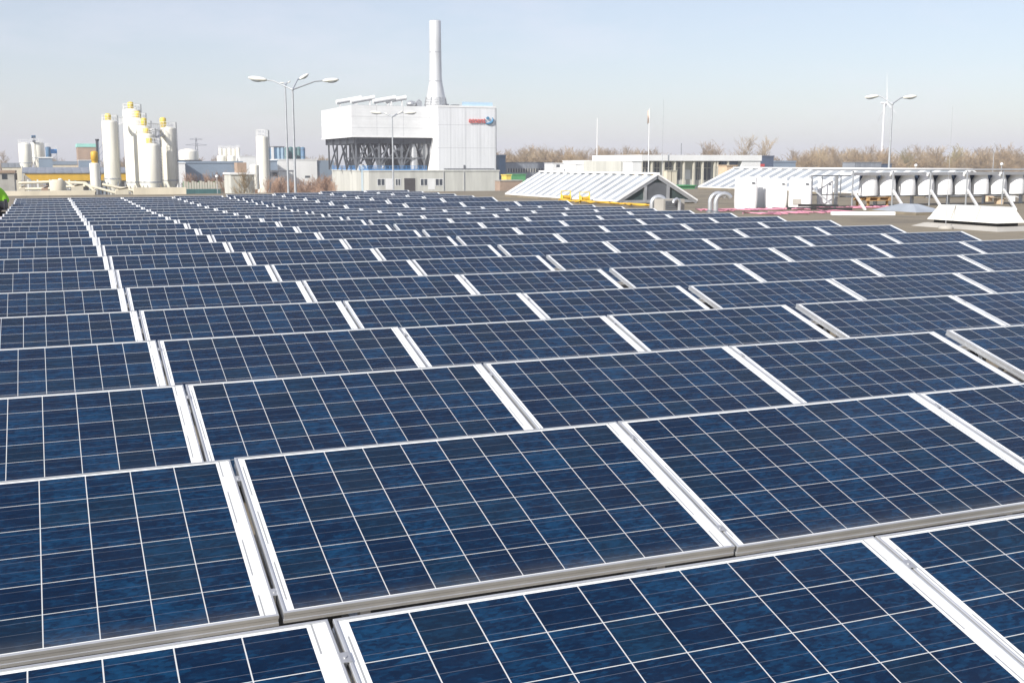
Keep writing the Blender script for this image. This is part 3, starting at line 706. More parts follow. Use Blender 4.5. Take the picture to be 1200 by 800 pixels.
# body: one surface (legs folded, torso bent forward, neck, head)
bp_ = [pel, wv(.04, 0, .52), wv(-.06, 0, .68), wv(-.17, 0, .80), wv(-.25, 0, .87), wv(-.33, 0, .93), wv(-.37, 0, 1.0),
       wv(.04, -.10, .36), wv(-.32, -.14, .40), wv(-.08, -.13, .10), wv(-.22, -.14, .045),
       wv(.04, .10, .36), wv(-.20, .12, .12), wv(.16, .12, .10), wv(.26, .12, .05),
       wv(-.17, -.19, .80), wv(-.30, -.25, .58), wv(-.48, -.20, .42), wv(-.54, -.18, .37),
       wv(-.17, .19, .80), wv(-.34, .23, .60), wv(-.52, .16, .46), wv(-.58, .14, .41)]
be = [(0,1),(1,2),(2,3),(3,4),(4,5),(5,6),(0,7),(7,8),(8,9),(9,10),(0,11),(11,12),(12,13),(13,14),(3,15),(15,16),(16,17),(17,18),(3,19),(19,20),(20,21),(21,22)]
br_ = [.13,.12,.13,.11,.05,.075,.085,.09,.062,.042,.04,.09,.062,.045,.04,.055,.045,.033,.035,.055,.045,.033,.035]
# fingers
for hx, hy, hz in ((-.54, -.18, .37), (-.58, .14, .41)):
    i0 = 18 if hy < 0 else 22
    for k in range(5):
        a = (k - 2) * .022; ln = (.055, .075, .082, .076, .060)[k]
        if k == 0: a = -.045
        i1 = len(bp_); bp_ += [wv(hx - ln*.6, hy + a, hz - ln*.45), wv(hx - ln*.85, hy + a*1.05, hz - ln*1.0)]; br_ += [.009, .008]
        be += [(i0, i1), (i1, i1 + 1)]
skin_mesh('body', bp_, be, br_, 'skin', t)
skin_mesh('jacket', bp_[:4] + bp_[15:18] + bp_[19:22], [(0,1),(1,2),(2,3),(3,4),(4,5),(5,6),(3,7),(7,8),(8,9)], [(.175,.16),.17,.175,.14,.085,.072,.058,.085,.072,.058], 'hivis', t)
skin_mesh('trousers', [bp_[0]] + bp_[7:10] + bp_[11:14], [(0,1),(1,2),(2,3),(0,4),(4,5),(5,6)], [.155,.115,.085,.066,.115,.085,.066], 'trousers', t)
for k, (a, b) in enumerate(((9, 10), (13, 14))):
    skin_mesh('boot', [bp_[a] + Vector((0, 0, -.02)), bp_[b], bp_[b] + Vector((-.10 if k == 0 else .04, 0, -.005))], [(0,1),(1,2)], [.06,.055,.042], 'rubber', t)
m_ = MB(); hd = wv(-.36, 0, .985); m_.ball(hd + Vector((.025, 0, .03)), .098, .088, .085, 14, 10); m_.build('hair', 'hair', t)
m_ = MB(); q = wv(-.03, 0, .80)
m_.path([wv(-.20, -.17, .93), wv(-.12, -.12, .97), wv(-.10, 0, .985), wv(-.12, .12, .97), wv(-.20, .17, .93)], [.03, .045, .05, .045, .03], 10); m_.build('hood', 'hivis_yellow', t)
m_ = MB(); fx = wv(-.445, 0, 1.0)
m_.ball(fx, .02, .014, .02, 8, 6)
for s_ in (-1, 1):
    m_.ball(wv(-.435, s_*.032, 1.02), .012, .014, .010, 8, 6); m_.ball(wv(-.36, s_*.088, .995), .022, .012, .032, 8, 6)
m_.ball(wv(-.44, 0, .962), .012, .026, .008, 8, 6)
m_.build('face', 'skin', t)

# ================================================================== BUILDINGS BEYOND
def zat(px, py, Y): return on_y(px, py, Y).z
def xat(px, Y): return on_y(px, 191, Y).x
# ---- power plant
YA = 300.0
xa, xb = xat(432, YA), xat(585, YA); zt = zat(500, 201, YA)
t = thing('power_plant', 'white power plant block with tall steel chimney and raised condenser box on lattice legs', 'power plant', ((xa + xb)/2, YA + 20, GROUND))
m_ = MB(); m_.box(xa, xb, YA, YA + 43, GROUND, zt); m_.build('base_block', 'beige_wall', t)
m_ = MB(); m_.box(xa-.15, xb+.15, YA-.15, YA + 43.15, zt + .003, zt + .35); m_.build('coping', 'beige_wall', t)
def wbox(pl, pr, pt, pb, Y, d, name, m, parent, proud=.05):
    b = MB(); b.box(xat(pl, Y), xat(pr, Y), Y - proud, Y + d, zat((pl+pr)/2, pb, Y), zat((pl+pr)/2, pt, Y)); return b.build(name, m, parent)
for a, b in ((441.8, 450.6), (463, 469), (492.4, 500.7), (510, 518.7)):
    w = wbox(a, b, 209.7, 217.5, YA, .02, 'window', 'window', t, .03)
    fm = MB(); x0, x1, z0, z1 = xat(a, YA), xat(b, YA), zat(a, 217.5, YA), zat(a, 209.7, YA)
    for q in (x0, (x0+x1)/2, x1): fm.box(q-.07, q+.07, YA-.08, YA-.032, z0-.06, z1+.06)
    for q in (z0, z1): fm.box(x0+.071, (x0+x1)/2-.071, YA-.08, YA-.032, q-.06, q+.06); fm.box((x0+x1)/2+.071, x1-.071, YA-.08, YA-.032, q-.06, q+.06)
    fm.build('window_frame', 'white_metal', w)
for a, b in ((451.5, 459.5), (501.3, 509.3)): wbox(a, b, 209.3, 222, YA, .02, 'wall_panel', 'white_metal', t, .03)
dr = wbox(473.3, 486.6, 209, 226, YA, .02, 'door', 'opening', t, .03)
fm = MB(); x0, x1 = xat(473.3, YA), xat(486.6, YA); z1 = zat(480, 209, YA)
fm.box(x0-.25, x0, YA-.10, YA-.032, GROUND, z1+.25); fm.box(x1, x1+.25, YA-.10, YA-.032, GROUND, z1+.25); fm.box(x0+.003, x1-.003, YA-.10, YA-.032, z1, z1+.25); fm.build('door_frame', 'beige_wall', dr)
for q in (519.5, 543.5):
    m_ = MB(); m_.tube((xat(q, YA), YA-.15, GROUND), (xat(q, YA), YA-.15, zt-.1), .09, n=6); m_.build('downpipe', 'steel', t)
# blue railing
m_ = MB(); zr1 = zt + .35
def rail_run(p0, p1, h, n):
    p0, p1 = Vector(p0), Vector(p1)
    for k in range(n + 1):
        q = p0.lerp(p1, k / n); m_.bar(q, q + Vector((0, 0, h)), .10)
    for f in (.35, .68, 1.0): m_.bar(p0 + Vector((0, 0, h*f)), p1 + Vector((0, 0, h*f)), .10)
    m_.bar(p0 + Vector((0, 0, .12)), p1 + Vector((0, 0, .12)), .06, .22)
rail_run((xa+.1, YA+.1, zr1), (xat(500, YA), YA+.1, zr1), 1.15, 14)
rail_run((xa+.1, YA+.1, zr1), (xa+.1, YA+42.9, zr1), 1.15, 26)
m_.build('railing', 'blue_paint', t)
m_ = MB(); yl = on_y(424, 191, YA + 5); X = xa - .3
for dy in (5.5, 6.6): m_.bar((X, YA+dy, GROUND), (X, YA+dy, zr1 + 1.2), .12)
for k in range(16): m_.bar((X, YA+5.5, GROUND+.6+k*.45), (X, YA+6.6, GROUND+.6+k*.45), .07)
m_.build('ladder', 'pale_blue', t)
# turbine hall
xh0, xh1 = xat(514, YA), xat(581, YA); zh1 = zat(545, 124, YA)
m_ = MB(); m_.box(xh0, xh1, YA + .01, YA + 40, zr1, zh1 - .5); m_.build('hall', 'cladding_v', t)
m_ = MB(); m_.box(xh0-.1, xh1+.1, YA-.09, YA+40.1, zh1-.5, zh1); m_.build('roof_edge', 'white_metal', t)
m_ = MB(); m_.bar((xh1+.06, YA-.03, zr1), (xh1+.06, YA-.03, zh1-.52), .2); m_.build('corner_trim', 'shade_steel', t)
m_ = MB(); X1 = xh1 - .6
for k in range(10): m_.bar((X1 - k*1.0, YA+1, zh1), (X1 - k*1.0, YA+1, zh1+1.1), .06)
m_.bar((X1, YA+1, zh1+1.1), (X1-9, YA+1, zh1+1.1), .08); m_.bar((X1, YA+1, zh1+.6), (X1-9, YA+1, zh1+.6), .06); m_.box(X1-9, X1, YA+1.0, YA+1.05, zh1+.003, zh1+1.0); m_.build('roof_railing', 'pale_blue', t)
m_ = MB(); m_.box(xat(552,YA), xat(560,YA), YA+3, YA+6, zh1, zh1+.8); m_.box(xat(535,YA), xat(543,YA), YA+3, YA+5, zh1, zh1+.4); m_.tube((xat(526.5,YA), YA+3, zh1), (xat(526.5,YA), YA+3, zh1+1.9), .25, n=8); m_.box(xat(525,YA), xat(531,YA), YA+3, YA+5, zh1, zh1+.5); m_.build('roof_units', 'shade_steel', t)
m_ = MB(); m_.box(xat(520,YA), xat(579,YA), YA-.16, YA-.1, zr1+.25, zr1+.45); m_.box(xat(543,YA), xat(545,YA), YA-.16, YA-.1, zr1+.46, zr1+1.4); m_.build('cable_tray', 'shade_steel', t)
# sign on the hall: small red lettering with a dot and swoosh
def text_mesh(s, size, depth):
    cu = bpy.data.curves.new('lettering', 'FONT'); cu.body = s; cu.size = size; cu.extrude = depth; cu.resolution_u = 4
    o = bpy.data.objects.new('tmp', cu); col.objects.link(o)
    bpy.context.view_layer.update()
    me = bpy.data.meshes.new_from_object(o.evaluated_get(bpy.context.evaluated_depsgraph_get()))
    bpy.data.objects.remove(o); return me
me = text_mesh('essent', 2.35, .12); me.name = 'lettering'; me.materials.clear(); me.materials.append(M['logo_red'])
lo_ = bpy.data.objects.new('lettering', me); col.objects.link(lo_); lo_.parent = t
wid = max(v.co.x for v in me.vertices) - min(v.co.x for v in me.vertices)
tx0, tx1 = xat(549, YA), xat(568.5, YA); sc = (tx1 - tx0) / wid
lo_.scale = (sc, 1.0, 1); lo_.rotation_euler = (R(90), 0, 0)
lo_.location = Vector((tx0, YA - .30, zat(555, 144.2, YA))) - WORLD[t.name]
m_ = MB(); cxx, czz = xat(571.3, YA), zat(571.3, 138.6, YA)
m_.tube((cxx, YA-.45, czz), (cxx, YA-.2, czz), .42, n=20)
pts = [(cxx + 1.55*cos(a), YA-.3, czz - .35 + 1.15*sin(a)) for a in [R(-125 + k*11) for k in range(15)]]
m_.path(pts, [.06 + .30*sin(pi*k/14) for k in range(15)], 8); m_.build('emblem', 'logo_blue', t)
# condenser wind wall
YB = YA + 5.0; xc0, xc1 = xat(413, YB), xh0 + .6
zc0, zc1 = zat(460, 160, YB), zat(460, 124, YB); yd = YB + 36.5
m_ = MB(); th = .4
m_.box(xc0, xc1, YB, YB+th, zc0, zc1); m_.box(xc0, xc1, yd-th, yd, zc0, zc1); m_.box(xc0, xc0+th, YB+th+.003, yd-th-.003, zc0, zc1); m_.box(xc1-th, xc1, YB+th+.003, yd-th-.003, zc0, zc1)
m_.build('wind_wall', 'cladding_h', t)
m_ = MB(); m_.box(xc0-.12, xc1-.01, YB-.12, YB-.003, zc0-.3, zc0+.12); m_.box(xc0-.12, xc0-.003, YB, yd, zc0-.3, zc0+.12); m_.build('lower_trim', 'white_metal', t)
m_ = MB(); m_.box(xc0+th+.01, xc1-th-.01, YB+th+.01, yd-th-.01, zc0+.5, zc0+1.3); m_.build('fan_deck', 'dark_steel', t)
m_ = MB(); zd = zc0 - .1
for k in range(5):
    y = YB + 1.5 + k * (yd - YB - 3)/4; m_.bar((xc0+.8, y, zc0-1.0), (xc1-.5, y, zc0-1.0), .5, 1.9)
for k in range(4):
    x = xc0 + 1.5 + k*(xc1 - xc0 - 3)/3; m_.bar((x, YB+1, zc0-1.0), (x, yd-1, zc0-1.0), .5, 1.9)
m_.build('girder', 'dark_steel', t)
# lattice legs
legx = [xc0 + 1.6 + k*(xc1 - xc0 - 4.2)/3 for k in range(4)]; legy = [YB + 2, YB + 13, YB + 24, yd - 2]
zbse, ztop = zr1, zc0 - 1.9
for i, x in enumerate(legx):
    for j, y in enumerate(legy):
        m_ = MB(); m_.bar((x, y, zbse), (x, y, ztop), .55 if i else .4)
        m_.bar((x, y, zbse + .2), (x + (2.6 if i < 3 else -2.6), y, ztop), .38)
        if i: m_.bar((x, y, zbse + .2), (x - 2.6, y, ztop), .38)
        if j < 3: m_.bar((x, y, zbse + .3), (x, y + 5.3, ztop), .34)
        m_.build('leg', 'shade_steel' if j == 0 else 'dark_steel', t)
for j, y in enumerate(legy[:2]):
    m_ = MB()
    for i in range(3):
        m_.bar((legx[i], y+.3, zbse + (ztop - zbse)*.12), (legx[i+1], y+.3, zbse + (ztop - zbse)*.92), .30)
        m_.bar((legx[i], y-.3, zbse + (ztop - zbse)*.45), (legx[i+1], y-.3, zbse + (ztop - zbse)*.45), .30)
    m_.build('bracing', 'shade_steel', t)
# ducts between condenser and hall
m_ = MB()
m_.tube((xh0-4.6, YA+8, zbse), (xh0-4.6, YA+8, zc0-.1), 1.2, n=18); m_.lathe((xh0-1.7, YA+8.5, zbse), [(.35, 0), (.5, 2.2), (1.35, 4.6), (1.35, zc0-zbse-.1)], 18)
m_.build('steam_duct', 'steel', t)
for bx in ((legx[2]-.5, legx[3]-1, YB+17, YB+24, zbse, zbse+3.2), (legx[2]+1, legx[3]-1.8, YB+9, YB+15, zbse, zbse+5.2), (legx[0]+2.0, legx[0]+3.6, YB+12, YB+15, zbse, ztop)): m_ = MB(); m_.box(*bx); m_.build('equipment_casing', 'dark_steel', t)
m_ = MB(); m_.box(legx[0]+1.5, legx[0]+4.0, YB+6, YB+8, zbse, zbse+1.6); m_.lathe((legx[1]+2, YB+6, zbse), [(.8,0),(.8,2.0),(.2,2.4)], 12); m_.build('pump_housing', 'white_metal', t)
# white steam headers on top
for a, b, ya_, yb_, dy in ((394, 422, 120.0, 115.2, 27), (411, 437.5, 119.3, 114.6, 17), (437, 462, 119.2, 115.0, 8), (451, 474.5, 118.8, 114.8, 14)):
    Y = YB + dy; m_ = MB(); p0, p1 = on_y(a, ya_, Y), on_y(b, yb_, Y)
    m_.tube(p0, p1, .66, n=18); d = (p1 - p0)
    m_.tube(p1, p1 + d * .05, .72, n=18)
    for f in (.15, .85): q = p0 + d*f; m_.box(q.x-.2, q.x+.2, q.y-.3, q.y+.3, zc0+1.3, q.z-.7)
    m_.build('steam_header', 'white_metal', t)
m_ = MB(); Y = YB + 8; q = on_y(482, 122, Y); m_.ball(q, 1.5, 1.3, .95, 14, 8); q2 = on_y(491, 121, Y); m_.box(q2.x-.9, q2.x+.7, Y-.6, Y+.6, zc0+1.3, q2.z+.3); m_.path([(q2.x-1, Y, q2.z), (q2.x, Y, q2.z+.9), (q2.x+.8, Y, q2.z+.2)], .25, 8); m_.box(q.x-.5, q.x+.5, q.y-.4, q.y+.4, zc0+1.3, q.z-.6); m_.build('vent_unit', 'steel', t)
# chimney
YC = YA + 14; cx = xat(511.5, YC); zz = lambda py: zat(511.5, py, YC)
mp_ = (xat(512.5, YC) - xat(511.5, YC))
m_ = MB(); prof = [(12.6*mp_, zr1 - GROUND), (12.4*mp_, zz(124) - GROUND), (7.4*mp_, zz(97) - GROUND), (6.9*mp_, zz(90) - GROUND), (6.6*mp_, zz(70) - GROUND), (6.5*mp_, zz(50)-GROUND), (6.4*mp_, zz(25.5) - GROUND), (6.0*mp_, zz(24.6) - GROUND), (5.6*mp_, zz(24.6) - GROUND)]
m_.lathe((cx, YC, GROUND), prof, 28); ch = m_.build('chimney', 'chimney', t)
for py in (62, 96): m_ = MB(); m_.lathe((cx, YC, zz(py)), [(6.75*mp_ if py == 62 else 7.5*mp_, 0), (6.75*mp_ if py == 62 else 7.5*mp_, .25)], 28); m_.build('flange', 'steel', ch)
m_ = MB(); m_.tube((cx, YC, zz(24.9)), (cx, YC, zz(24.3)), 5.3*mp_, n=24); m_.build('flue', 'dark_steel', ch)
m_ = MB()
for k in range(5): m_.lathe((cx, YC, zz(116 + k*1.9)), [((11.2 + k*.45)*mp_, 0), ((11.5 + k*.45)*mp_, .12)], 24, False)
for k in range(8):
    a = 2*pi*k/8; m_.bar((cx + 12.9*mp_*cos(a), YC + 12.9*mp_*sin(a), zz(124)), (cx + 11.3*mp_*cos(a), YC + 11.3*mp_*sin(a), zz(114)), .18)
m_.build('chimney_platform', 'steel', ch)
# wide sunlit wedge of hall beside the condenser
m_ = MB(); m_.hexa([(xat(505,YA+2), YA+2, zr1), (xh0-.003, YA+2, zr1), (xh0-.003, YA+4.9, zr1), (xat(505,YA+2), YA+4.9, zr1)], [(xat(512,YA+2), YA+2, zc0-.31), (xh0-.003, YA+2, zc0-.31), (xh0-.003, YA+4.9, zc0-.31), (xat(512,YA+2), YA+4.9, zc0-.31)]); m_.build('buttress', 'white_metal', t)

# ---- generic boxes
def building(name, label, cat, pl, pr, pt, Y, depth, m, roof=None, roofm='white_metal', group=None, ztop=None):
    x0, x1 = xat(pl, Y), xat(pr, Y); z1 = zat((pl+pr)/2, pt, Y) if ztop is None else ztop
    t = thing(name, label, cat, ((x0+x1)/2, Y + depth/2, GROUND), group)
    rh = roof or 0.25
    b = MB(); b.box(x0, x1, Y, Y+depth, GROUND, z1-rh); b.build('wall', m, t)
    b = MB(); b.box(x0-.15, x1+.15, Y-.15, Y+depth+.15, z1-rh+.003, z1); b.build('roof', roofm, t)
    return t, x0, x1, z1
# left: long slate hall behind the silos
t, x0, x1, z1 = building('industrial_hall', 'long slate blue industrial hall behind the brown shrubs', 'hall', 217, 284, 189, 300, 40, 'slate_sheet', .5, 'slate_sheet')
t, x0, x1, z1 = building('industrial_hall', 'white gable end wall joined to the slate hall near the silos', 'hall', 207, 216.8, 190.5, 296, 30, 'white_metal')
t, x0, x1, z1 = building('warehouse', 'white flat warehouse with slate side left of the power plant', 'warehouse', 325.5, 371.5, 186.5, 350, 24, 'white_metal', .3)
for a, b, c_ in ((357, 363, 206),): wbox(a, b, c_, 208.5, 350, .02, 'window', 'window', t, .04)
m_ = MB(); m_.box(x1+.2, xat(392, 350), 350.5, 373, GROUND, z1-.4); m_.build('side_hall', 'slate_sheet', t)
t, x0, x1, z1 = building('site_office', 'small slate grey annex with dark glazed front beside the white warehouse', 'office', 315, 325, 188, 340, 10, 'slate_sheet', .3, 'slate_sheet')
m_ = MB(); m_.box(x0, x1+4, 336, 339.9, zat(320, 201.5, 340), zat(320, 199.5, 340))
for x in (x0+.1, x0+2, x1+3.8): m_.box(x-.1, x+.1, 336.1, 336.3, GROUND, zat(320, 201.6, 340))
m_.build('canopy', 'shade_steel', t); wbox(315.3, 324.7, 203, 207, 340, .02, 'glazing', 'window', t, .04)
# blue and green tank building
t, x0, x1, z1 = building('tank_building', 'blue glazed block with pale corner behind the white warehouse', 'building', 321.5, 333.5, 171.5, 390, 14, 'blue_sheet', .4, 'shade_steel')
wbox(318.5, 321.3, 172.5, 187, 390, .5, 'corner_column', 'white_metal', t, .1)
for a in (325, 329.5): wbox(a, a + 2.6, 173, 187, 390, .02, 'glazing', 'pale_blue', t, .05)
for k in range(5):
    q = 336.5 + k*4.7; p = on_y(q, 191, 390 + (k % 2)*3)
    tt = thing('storage_tank', ['dark green upright tank next to the blue block', 'dark green upright tank, second of the row of five', 'dark green upright tank, middle of the row of five', 'dark green upright tank, fourth of the row behind the lamp pole', 'dark blue upright tank at the right end of the row'][k], 'tank', (p.x, p.y, GROUND), 'dark tanks behind the white warehouse')
    zt_ = zat(q, 173.5 - (k % 2)*.5, 390); m_ = MB(); m_.lathe((p.x, p.y, GROUND), [(.8, 0), (.8, zt_-GROUND), (.3, zt_-GROUND+.3)], 16); m_.build('shell', 'teal' if k < 4 else 'blue_sheet', tt)
    for zz_ in (.6, 3): m_ = MB(); m_.lathe((p.x, p.y, zt_-zz_), [(.84, 0), (.84, .12)], 16, False); m_.build('band', 'shade_steel', tt)
# cream tower
def silo(px, wpx, ytop, ybot, D, label, cap=None, name='silo', group=None, m='silo_white', legs=True, cage=True, rail=True, ladder_side=1, capm='cap_yellow'):
    p = on_d(px, 191, D); k = D / FPX; r = wpx*k/2; z1 = on_d(px, ytop, D).z; z0 = max(on_d(px, ybot, D).z, GROUND + .2)
    t = thing(name, label, 'silo', (p.x, p.y, GROUND), group)
    m_ = MB(); hz = min(2.2*r, (z0 - GROUND)*.8) if legs else 0
    prof = [(r, z0-GROUND), (r, z1-GROUND-.15*r), (r*.96, z1-GROUND), (r*.3, z1-GROUND+.18*r)]
    if legs: prof = [(.25*r, z0-GROUND-hz)] + prof
    m_.lathe((p.x, p.y, GROUND), prof, 26); m_.build('shell', m, t)
    if legs:
        m_ = MB()
        for a in (45, 135, 225, 315): m_.bar((p.x + r*.85*cos(R(a)), p.y + r*.85*sin(R(a)), GROUND), (p.x + r*.85*cos(R(a)), p.y + r*.85*sin(R(a)), z0+.4), .22)
        m_.lathe((p.x, p.y, z0 + .1), [(r*1.03, 0), (r*1.03, .25)], 26, False); m_.build('support_frame', 'steel', t)
    if rail:
        m_ = MB()
        for j in range(14):
            a = 2*pi*j/14; x, y = p.x + r*.95*cos(a), p.y + r*.95*sin(a); a2 = 2*pi*(j+1)/14; x2, y2 = p.x + r*.95*cos(a2), p.y + r*.95*sin(a2)
            m_.bar((x, y, z1), (x, y, z1+1.05), .05)
            for h in (.5, 1.05): m_.bar((x, y, z1+h), (x2, y2, z1+h), .045)
        m_.build('railing', 'white_metal', t)
    if cage:
        m_ = MB(); ex = p + _R*(ladder_side*(r+.22)) - Vector((_F.x, _F.y, 0))*.2
        e2 = ex - Vector((_F.x, _F.y, 0))*.45
        m_.bar((ex.x, ex.y, GROUND+1), (ex.x, ex.y, z1+1), .07); m_.bar((e2.x, e2.y, GROUND+1), (e2.x, e2.y, z1+1), .07)
        zz_ = GROUND + 1.2
        while zz_ < z1 + .9: m_.bar((ex.x, ex.y, zz_), (e2.x, e2.y, zz_), .04); zz_ += .5
        m_.build('ladder', 'shade_steel', t)
    if cap:
        cpx, cw, cy = cap; q = on_d(cpx, 191, D); zc = on_d(cpx, cy, D).z; cr_ = cw*k/2
        m_ = MB(); m_.lathe((q.x, q.y, z1), [(cr_*.82, 0), (cr_*.82, .22*(zc-z1)), (cr_, .25*(zc-z1)), (cr_, .86*(zc-z1)), (cr_*.8, .95*(zc-z1)), (cr_*.35, zc-z1)], 18); m_.build('filter_cap', capm, t)
    return t
silo(308, 14, 160.5, 226, 175, 'tall slim cream silo standing alone before the white warehouse', None, legs=False, cage=True)
silo(131, 18, 142.5, 211, 192, 'white silo with yellow cap standing apart left of the silo cluster', (129.5, 7, 133.5), group='white silos with yellow filter caps')
p = on_d(131, 191, 192)
silo(110.5, 11, 191.5, 222, 170, 'short white silo with a tall yellow cap', (111, 8.2, 177), group='white silos with yellow filter caps', legs=False, cage=False, rail=False, capm='yellow')
for q, yt, cpx, cy, D, lab in ((157.5, 129.5, 156.5, 120, 204, 'tallest white silo at the back of the stepped cluster'), (163, 140, 164, 130.5, 200, 'second tallest silo of the stepped white cluster'),
                     (168.5, 149, 171, 138.5, 196, 'middle silo of the stepped white cluster'), (173, 158, 173.5, 150, 192, 'fourth silo of the stepped white cluster'), (178, 169.5, 176, 161.5, 188, 'lowest front silo of the stepped white cluster')):
    silo(q, 20.5, yt, 215, D, lab, (cpx, 6.6, cy), group='white silos with yellow filter caps')
silo(198.5, 18.5, 150.5, 213, 198, 'white silo at the right of the cluster with a neighbouring shadow across it', (193.3, 7.4, 138), group='white silos with yellow filter caps')
# catwalks between silo tops
m_ = MB(); a, b = on_d(137, 146, 195), on_d(149, 144, 200)
def catwalk(m_, a, b):
    a, b = Vector(a), Vector(b); m_.bar(a, b, .8, .10)
    d = b - a; n = 6
    sd_ = Vector((-d.y, d.x, 0)).normalized()*.4
    for s_ in (-1, 1):
        for k in range(n+1): q = a + d*(k/n) + sd_*s_; m_.bar(q, q + Vector((0,0,1.05)), .05)
        m_.bar(a + sd_*s_ + Vector((0,0,1.05)), b + sd_*s_ + Vector((0,0,1.05)), .05)
catwalk(m_, a, b)
tag(m_.build('catwalk', 'white_metal', origin=a), 'thin white catwalk bridging the lone silo and the tall cluster', 'catwalk')
m_ = MB(); catwalk(m_, on_d(179, 163, 191), on_d(190, 158, 196)); catwalk(m_, on_d(176, 152, 193), on_d(189, 153, 197)); catwalk(m_, on_d(180, 172, 188), on_d(187.5, 172, 189)); m_.bar(on_d(186, 150, 194), on_d(187, 172, 189), .12); m_.bar(on_d(181, 155, 193), on_d(184, 170, 190), .10)
tag(m_.build('stair_platform', 'steel', origin=on_d(182, 172, 190)), 'grey stair platforms between the silo cluster and the right silo', 'platform')
# dark slim stack and brown brick block
p = on_d(115.3, 191, 215); m_ = MB(); m_.tube((p.x, p.y, GROUND), (p.x, p.y, on_d(115, 164, 215).z), .32, .28, 12); m_.lathe((p.x, p.y, on_d(115, 165, 215).z), [(.36, 0), (.36, .3)], 12)
tag(m_.build('flue_stack', 'dark_steel', origin=(p.x, p.y, GROUND)), 'thin dark steel stack beside the brown block', 'stack')
p = on_d(119, 191, 214); m_ = MB()
for dx, dy in ((-.4,-.4),(.4,-.4),(.4,.4),(-.4,.4)): m_.bar((p.x+dx, p.y+dy, GROUND), (p.x+dx, p.y+dy, on_d(119, 166, 214).z), .09)
for k in range(9): z = GROUND + 1 + k*1.25; m_.bar((p.x-.4, p.y-.4, z), (p.x+.4, p.y-.4, z+1.1), .06); m_.bar((p.x-.4, p.y+.4, z+1.1), (p.x-.4, p.y-.4, z), .06)
tag(m_.build('lattice_mast', 'slate_sheet', origin=(p.x, p.y, GROUND)), 'narrow blue grey lattice mast next to the dark stack', 'mast')
building('brick_block', 'brown block with a mint green roof edge behind the small silo', 'building', 92, 113.5, 168.5, 330, 16, 'brown_wall', .9, 'green_trim')
building('storage_shed', 'pale grey shed at the foot of the brown block', 'shed', 92.5, 110, 187.5, 322, 7, 'slate_sheet', .2)
t, x0, x1, z1 = building('storage_shed', 'long low shed with grey roof right of the grey tank house', 'shed', 60, 92, 189, 340, 18, 'cream_wall', 1.0, 'slate_sheet')
t, x0, x1, z1 = building('storage_shed', 'low cream shed at the far left below the tank group', 'shed', 2, 27, 191, 330, 18, 'cream_wall', 1.2, 'grey_sheet')
t, x0, x1, z1 = building('tank_house', 'blue grey plant house between the far left tanks', 'plant house', 45.5, 61.5, 184, 305, 12, 'slate_sheet', .3)
t, x0, x1, z1 = building('low_shed', 'dull beige flat shed with dark openings at the left edge', 'shed', -12, 15.5, 200, 170, 9, 'concrete', .35, 'brown_wall')
wbox(16.5, 19, 203, 211, 170, .3, 'door', 'opening', t, .3); wbox(1, 7, 204, 210, 170, .02, 'window', 'window', t, .05)
# far left tank group
for q, w, yt, yb, D, lab, mm in ((30.5, 14.5, 168.5, 192, 300, 'wide white tank at the left of the far left tank group', 'silo_white'), (45, 15, 167.5, 186, 312, 'large pale tank with grey side in the far left group', 'silo_white'),
                             (57.5, 6, 172.5, 190, 318, 'slim dark blue tank in the far left group', 'blue_sheet')):
    silo(q, w, yt, yb, D, lab, None, name='storage_tank', group='tanks of the far left plant', m=mm, cage=False)
t = thing('pipe_tower', 'thin blue and white pipe tower right of the far left tanks', 'pipe tower', on_d(64, 191, 316)); t.location.z = GROUND; WORLD[t.name] = Vector(t.location)
p = t.location.copy(); m_ = MB()
for dx in (-.7, .7):
    for dy in (-.7, .7): m_.bar((p.x+dx, p.y+dy, GROUND), (p.x+dx, p.y+dy, on_d(64, 173, 316).z), .15)
for k in range(5): z = GROUND + 2 + k*2.3; m_.bar((p.x-.7, p.y-.7, z), (p.x+.7, p.y-.7, z+2), .1); m_.box(p.x-.75, p.x+.75, p.y-.75, p.y+.75, z, z+.08)
m_.build('frame', 'white_metal', t); m_ = MB(); m_.box(p.x-.9, p.x+.8, p.y-.85, p.y-.72, on_d(64, 180, 316).z, on_d(64, 175, 316).z); m_.build('blue_panel', 'blue_paint', t)
# small flag over the tanks
p = on_d(41.5, 191, 310); zt_ = on_d(41.5, 158.5, 310).z
t = thing('flagpole', 'small dark flag on a thin mast above the far left tanks', 'flagpole', (p.x, p.y, GROUND))
m_ = MB(); m_.tube((p.x, p.y, GROUND), (p.x, p.y, zt_), .09, .06, 6); m_.box(p.x-.4, p.x+.4, p.y-.4, p.y+.4, on_d(41,167,310).z, on_d(41,164.5,310).z); m_.build('mast', 'shade_steel', t)
def flag_mb(x, y, z, w, h, th=.03):
    m_ = MB(); n = 8; vs = []
    for k in range(n+1):
        f = k/n; yy = y + .16*w*sin(f*5)*f
        for dz in (0, -h):
            for s_ in (-1, 1): vs.append((x - w*f, yy + s_*th/2, z + dz - .15*h*f))
    fs = []
    for k in range(n):
        a = k*4; b = a+4; fs += [(a, b, b+2, a+2), (a+1, a+3, b+3, b+1), (a, a+1, b+1, b), (a+2, b+2, b+3, a+3)]
    fs += [(0,2,3,1), (n*4, n*4+1, n*4+3, n*4+2)]
    return m_.add(vs, fs, True)
flag_mb(p.x+.5, p.y, zt_, 1.1, .75).build('flag', 'blue_sheet', t)
